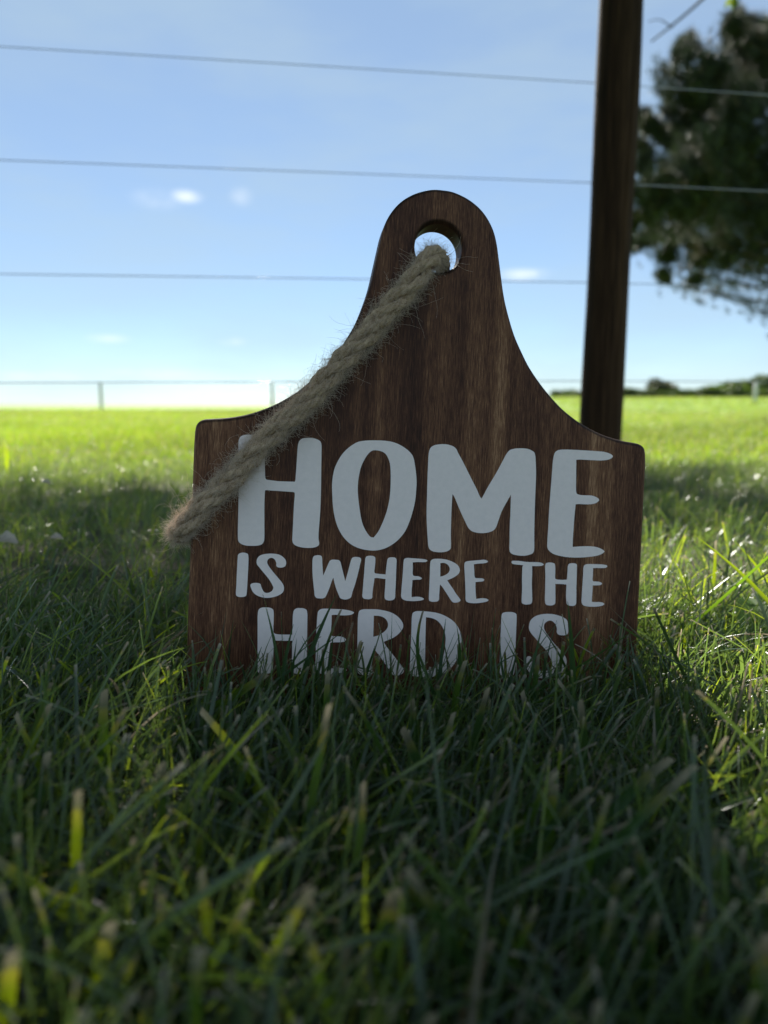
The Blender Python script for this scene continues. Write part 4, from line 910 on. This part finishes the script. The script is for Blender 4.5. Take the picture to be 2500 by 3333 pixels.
def hero_blades():
    """single blades that stand out in the foreground: tip and foot as seen, on upright planes of their own depth"""
    H = []
    def h(tip, foot, w, col='g', depth=None, cut=1, bow=0.0): H.append((tip, foot, w, col, depth, cut, bow))
    # left foreground
    h((162, 2292), (0, 2640), 3.2, 'y'); h((256, 2575), (238, 3200), 3.4, 'y'); h((331, 2755), (246, 2900), 3.0, 'y', .235)
    h((1070, 2296), (950, 2930), 3.4, 's'); h((588, 2439), (814, 2800), 2.6, 's', None, 1, -.05); h((816, 2800), (735, 3100), 3.4, 'y')
    h((655, 2831), (723, 3250), 3.2, 'y'); h((1013, 2891), (829, 3320), 3.6, 'y'); h((655, 2673), (716, 2850), 2.6, 'y', .29)
    h((527, 2910), (600, 3280), 4.4, 's'); h((45, 3095), (30, 3500), 4.6, 'y'); h((362, 3004), (290, 3420), 4.6, 'y')
    h((874, 2454), (1085, 2840), 4.2, 's', .30); h((411, 2303), (360, 2570), 2.8, 's'); h((866, 2194), (655, 2310), 5.0, 'g', .36, 1, .06)
    h((470, 2870), (420, 3060), 3.0, 'y'); h((150, 2640), (60, 2840), 2.6, 'g'); h((250, 2400), (130, 2600), 2.4, 'g')
    h((900, 3230), (850, 3480), 4.0, 's'); h((1130, 3080), (1080, 3400), 4.2, 'g'); h((480, 3230), (430, 3500), 4.2, 'y'); h((930, 2370), (975, 2440), 2.4, 'y', .34)
    # right foreground
    h((1808, 2514), (1600, 2800), 3.4, 'g'); h((2184, 2469), (1915, 2870), 4.2, 's'); h((2262, 2492), (1790, 3010), 4.0, 's')
    h((2365, 2401), (2100, 2800), 4.2, 's'); h((1981, 2590), (1885, 3010), 3.0, 'g'); h((1921, 2563), (1650, 2960), 3.0, 's')
    h((1310, 2371), (1405, 2630), 4.2, 's'); h((1318, 2507), (1316, 2680), 6.0, 's', .30); h((2415, 2345), (2498, 2590), 3.2, 'y', .34, 0, .05)
    h((1920, 2205), (1800, 2275), 5.0, 'g', .37); h((1815, 2213), (1885, 2320), 2.8, 's', .36); h((2135, 2990), (2090, 3420), 6.0, 's')
    h((1600, 3060), (1560, 3420), 4.0, 't'); h((2420, 2760), (2300, 3120), 4.2, 's'); h((2490, 3050), (2430, 3480), 5.0, 's')
    h((1290, 2900), (1275, 3260), 6.0, 's'); h((1930, 3120), (1800, 3420), 4.0, 'g'); h((2050, 2830), (1990, 3130), 3.0, 's'); h((2330, 2700), (2330, 3050), 3.4, 's')
    h((1515, 2150), (1490, 2400), 3.0, 'g'); h((2140, 2240), (2190, 2480), 3.2, 's'); h((1700, 2250), (1720, 2420), 3.2, 's')
    # against the foot of the sign
    D = .405
    for t, f, w in [((865, 1977), (893, 2210), 2.4), ((1094, 1938), (1000, 2210), 3.0), ((1136, 2040), (815, 2262), 1.6), ((955, 2032), (930, 2240), 3.0), ((966, 2078), (945, 2230), 1.8),
                    ((983, 2070), (1010, 2230), 2.4), ((1085, 2068), (1070, 2240), 2.8), ((1110, 1984), (1040, 2220), 1.6), ((1130, 2076), (1140, 2240), 2.8), ((1376, 1991), (1402, 2230), 2.6),
                    ((1451, 2014), (1432, 2230), 2.2), ((1486, 2032), (1465, 2230), 2.4), ((1285, 2016), (1345, 2130), 1.6), ((1340, 2070), (1385, 2190), 2.0), ((1222, 2098), (1175, 2210), 2.6),
                    ((1174, 2086), (1165, 2220), 2.0), ((1500, 2090), (1480, 2260), 2.6), ((1628, 2080), (1662, 2200), 2.4), ((1642, 2074), (1690, 2170), 1.4), ((1770, 2014), (1735, 2160), 2.0),
                    ((1755, 2035), (1815, 2180), 1.4), ((1848, 1958), (1856, 2230), 3.0), ((1680, 2125), (1640, 2250), 2.6), ((1752, 2132), (1720, 2260), 2.6), ((2112, 2018), (1790, 2215), 2.0),
                    ((840, 2122), (846, 2240), 1.8), ((600, 2150), (640, 2260), 2.4), ((700, 2180), (720, 2290), 2.4), ((1545, 2140), (1520, 2300), 2.6), ((1250, 2140), (1225, 2280), 2.6),
                    ((1955, 2140), (2010, 2290), 2.4), ((720, 2105), (735, 2250), 1.2), ((1050, 2110), (1040, 2260), 2.6), ((780, 2150), (800, 2270), 2.4)]:
        h(t, f, w, 's', D + rng.uniform(-.02, .006), rng.random() < .3)
    # blades in the sunny gap on the right, mostly coloured as sunlit
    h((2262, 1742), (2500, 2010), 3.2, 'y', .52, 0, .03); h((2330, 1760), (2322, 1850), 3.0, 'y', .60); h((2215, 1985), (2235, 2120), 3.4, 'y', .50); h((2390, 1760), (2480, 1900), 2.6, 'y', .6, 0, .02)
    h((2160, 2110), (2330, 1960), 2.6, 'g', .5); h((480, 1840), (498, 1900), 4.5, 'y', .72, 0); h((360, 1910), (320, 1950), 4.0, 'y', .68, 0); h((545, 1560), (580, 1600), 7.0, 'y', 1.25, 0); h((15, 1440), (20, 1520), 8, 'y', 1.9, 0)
    for _ in range(70):                                        # more broad mown blades close to the lens
        yy = rng.uniform(.13, .34); xx = rng.uniform(-.62, .62) * (yy + .06); zt = rng.uniform(.035, .066)
        px1, py1, _z = to_pix(np.array([xx + rng.normal(0, .018), yy, zt])); px0, py0, _z = to_pix(np.array([xx, yy, .004]))
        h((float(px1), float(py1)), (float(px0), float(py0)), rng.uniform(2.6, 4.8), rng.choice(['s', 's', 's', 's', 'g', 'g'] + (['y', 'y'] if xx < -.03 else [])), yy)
    colr = {'y': (0.125, 0.195, 0.020), 'g': (0.055, 0.115, 0.026), 's': (0.034, 0.078, 0.036), 't': (0.26, 0.19, 0.10)}  # sunlight on the accent blades is put into the lime y colour
    nb = NB()
    for tip, foot, w, c, dep, cut, bow in H:
        r = pix_ray(*foot)
        if dep is None: dep = min((EYE - 0.012) / -r[2], .6) if r[2] < 0 else .4
        A = at(*foot, dep); B = at(*tip, dep + rng.uniform(-.012, .012))
        if A[2] > 0.002:                                           # carry the blade on down to the soil
            A = A + (A - B) / max(np.linalg.norm(A - B), 1e-6) * min(A[2] / max(B[2] - A[2], .012) * np.linalg.norm(A - B), .06)
        s = np.linspace(0, 1, 9); side = np.array([1.0, 0, 0])
        C = A[None] * (1 - s)[:, None] + B[None] * s[:, None]
        bv = rng.normal(0, .045) + bow; Ln = np.linalg.norm(B - A)
        C[:, 0] += bv * Ln * (4 * s * (1 - s)); C[:, 1] += rng.normal(0, .06) * Ln * (4 * s * (1 - s))
        T = np.gradient(C, axis=0); T /= np.linalg.norm(T, axis=1)[:, None]
        ang = rng.normal(0, .5); view = np.array([math.sin(ang), math.cos(ang), 0.1])
        Wd = np.cross(T, view); Wd /= np.linalg.norm(Wd, axis=1)[:, None]; Nv = np.cross(T, Wd)
        tp = .62 if cut else .06
        prof = (.7 + .3 * np.minimum(1, s * 3)) * (1 - (1 - tp) * np.clip((s - .45) / .55, 0, 1) ** 1.6)
        hw = (w * 1.12 / 1000 * prof * .5)[:, None]
        V = np.stack([C - Wd * hw, C - Nv * hw * .5, C + Wd * hw], 1).reshape(-1, 3)
        if cut: V[-3] += T[-1] * .0008; V[-1] -= T[-1] * .001
        i = np.arange(8)[:, None] * 3; j = np.arange(2)[None]
        a = (i + j).ravel(); F = np.stack([a, a + 1, a + 4, a + 3], -1)
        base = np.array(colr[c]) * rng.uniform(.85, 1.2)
        cc = np.repeat(base[None], 27, 0)
        if cut: cc[-3:] = TAN * rng.uniform(.9, 1.5); cc[-6:-3] = base * .6 + TAN * .35
        nb.add(V, F, cc)
    o = nb.build('tall_grass', M_grass)
    tag(o, 'taller single grass blades standing in front of and beside the sign', 'grass', kind='stuff')
hero_blades()

# ------------------------------------------------------------------ small things on the lawn
def dry_leaf(px, py, size, rot, label, curl=0.5, tilt=.35):
    r = pix_ray(px, py); dep = (EYE - 0.05) / -r[2]; c = at(px, py, dep)
    k, m = 7, 9; V = []; cols = []
    for i in range(m):
        t = i / (m - 1); w = math.sin(math.pi * min(1, t * .96 + .02)) ** .8 * .36 * (1 + .12 * math.sin(t * 19))
        for j in range(k):
            s = (j / (k - 1) * 2 - 1)
            V.append(((t - .5) * size, s * w * size, size * (curl * .5 * (s * w * 2) ** 2 + .22 * curl * math.sin(t * 3.1) + .02 * math.sin(9 * t + 5 * s))))
    F = [(i * k + j, i * k + j + 1, (i + 1) * k + j + 1, (i + 1) * k + j) for i in range(m - 1) for j in range(k - 1)]
    cols = np.tile(np.array([0.52, 0.46, 0.37]), (len(V), 1)) * rng.uniform(.85, 1.1, (len(V), 1))
    o = mesh_np('dry_leaf', V, F, M_leaf, None, cols, smooth=True)
    o.location = c; o.rotation_euler = (tilt, .2, rot)
    tag(o, label, 'leaf', 'dry leaves lying in the grass')
dry_leaf(22, 1762, .022, .2, 'pale dry leaf in the shaded grass at the left edge', .7, .6)
dry_leaf(185, 1752, .013, .5, 'tiny pale dry leaf right of the bigger one at the left edge', .6, .5)
dry_leaf(150, 1572, .018, .1, 'pale dry leaf where sun meets shade on the far left lawn', .6, .5)

def weed():
    px, py = 2478, 2150; r = pix_ray(px, py); dep = .50; c = at(px, py, dep)
    root = empty('broadleaf_weed', (float(c[0]), float(c[1]), float(terrain(c[0], c[1]))))
    tag(root, 'small broad leaved weed glowing green in the sunny grass at the right edge', 'weed')
    for k, (az, ln, up) in enumerate([(1.3, .075, .95), (2.4, .06, .8), (0.3, .06, .9), (-1.6, .05, .6), (3.6, .045, .7)]):
        V = []; m_, n_ = 9, 5
        for i in range(m_):
            t = i / (m_ - 1); w = .17 * math.sin(math.pi * t ** .85) ** .9 + .012; a = up - .5 * t
            x = ln * t * math.cos(a); z = ln * t * math.sin(a) + .004
            for j in range(n_):
                s = j / (n_ - 1) * 2 - 1
                V.append((x * math.cos(az) - s * w * ln * math.sin(az), x * math.sin(az) + s * w * ln * math.cos(az), z + abs(s) * w * ln * .35))
        F = [(i * n_ + j, i * n_ + j + 1, (i + 1) * n_ + j + 1, (i + 1) * n_ + j) for i in range(m_ - 1) for j in range(n_ - 1)]
        mesh_np('leaf', V, F, M_grass, root, np.tile(np.array([.07, .14, .02]) * rng.uniform(.85, 1.2), (len(V), 1)), smooth=True)
weed()
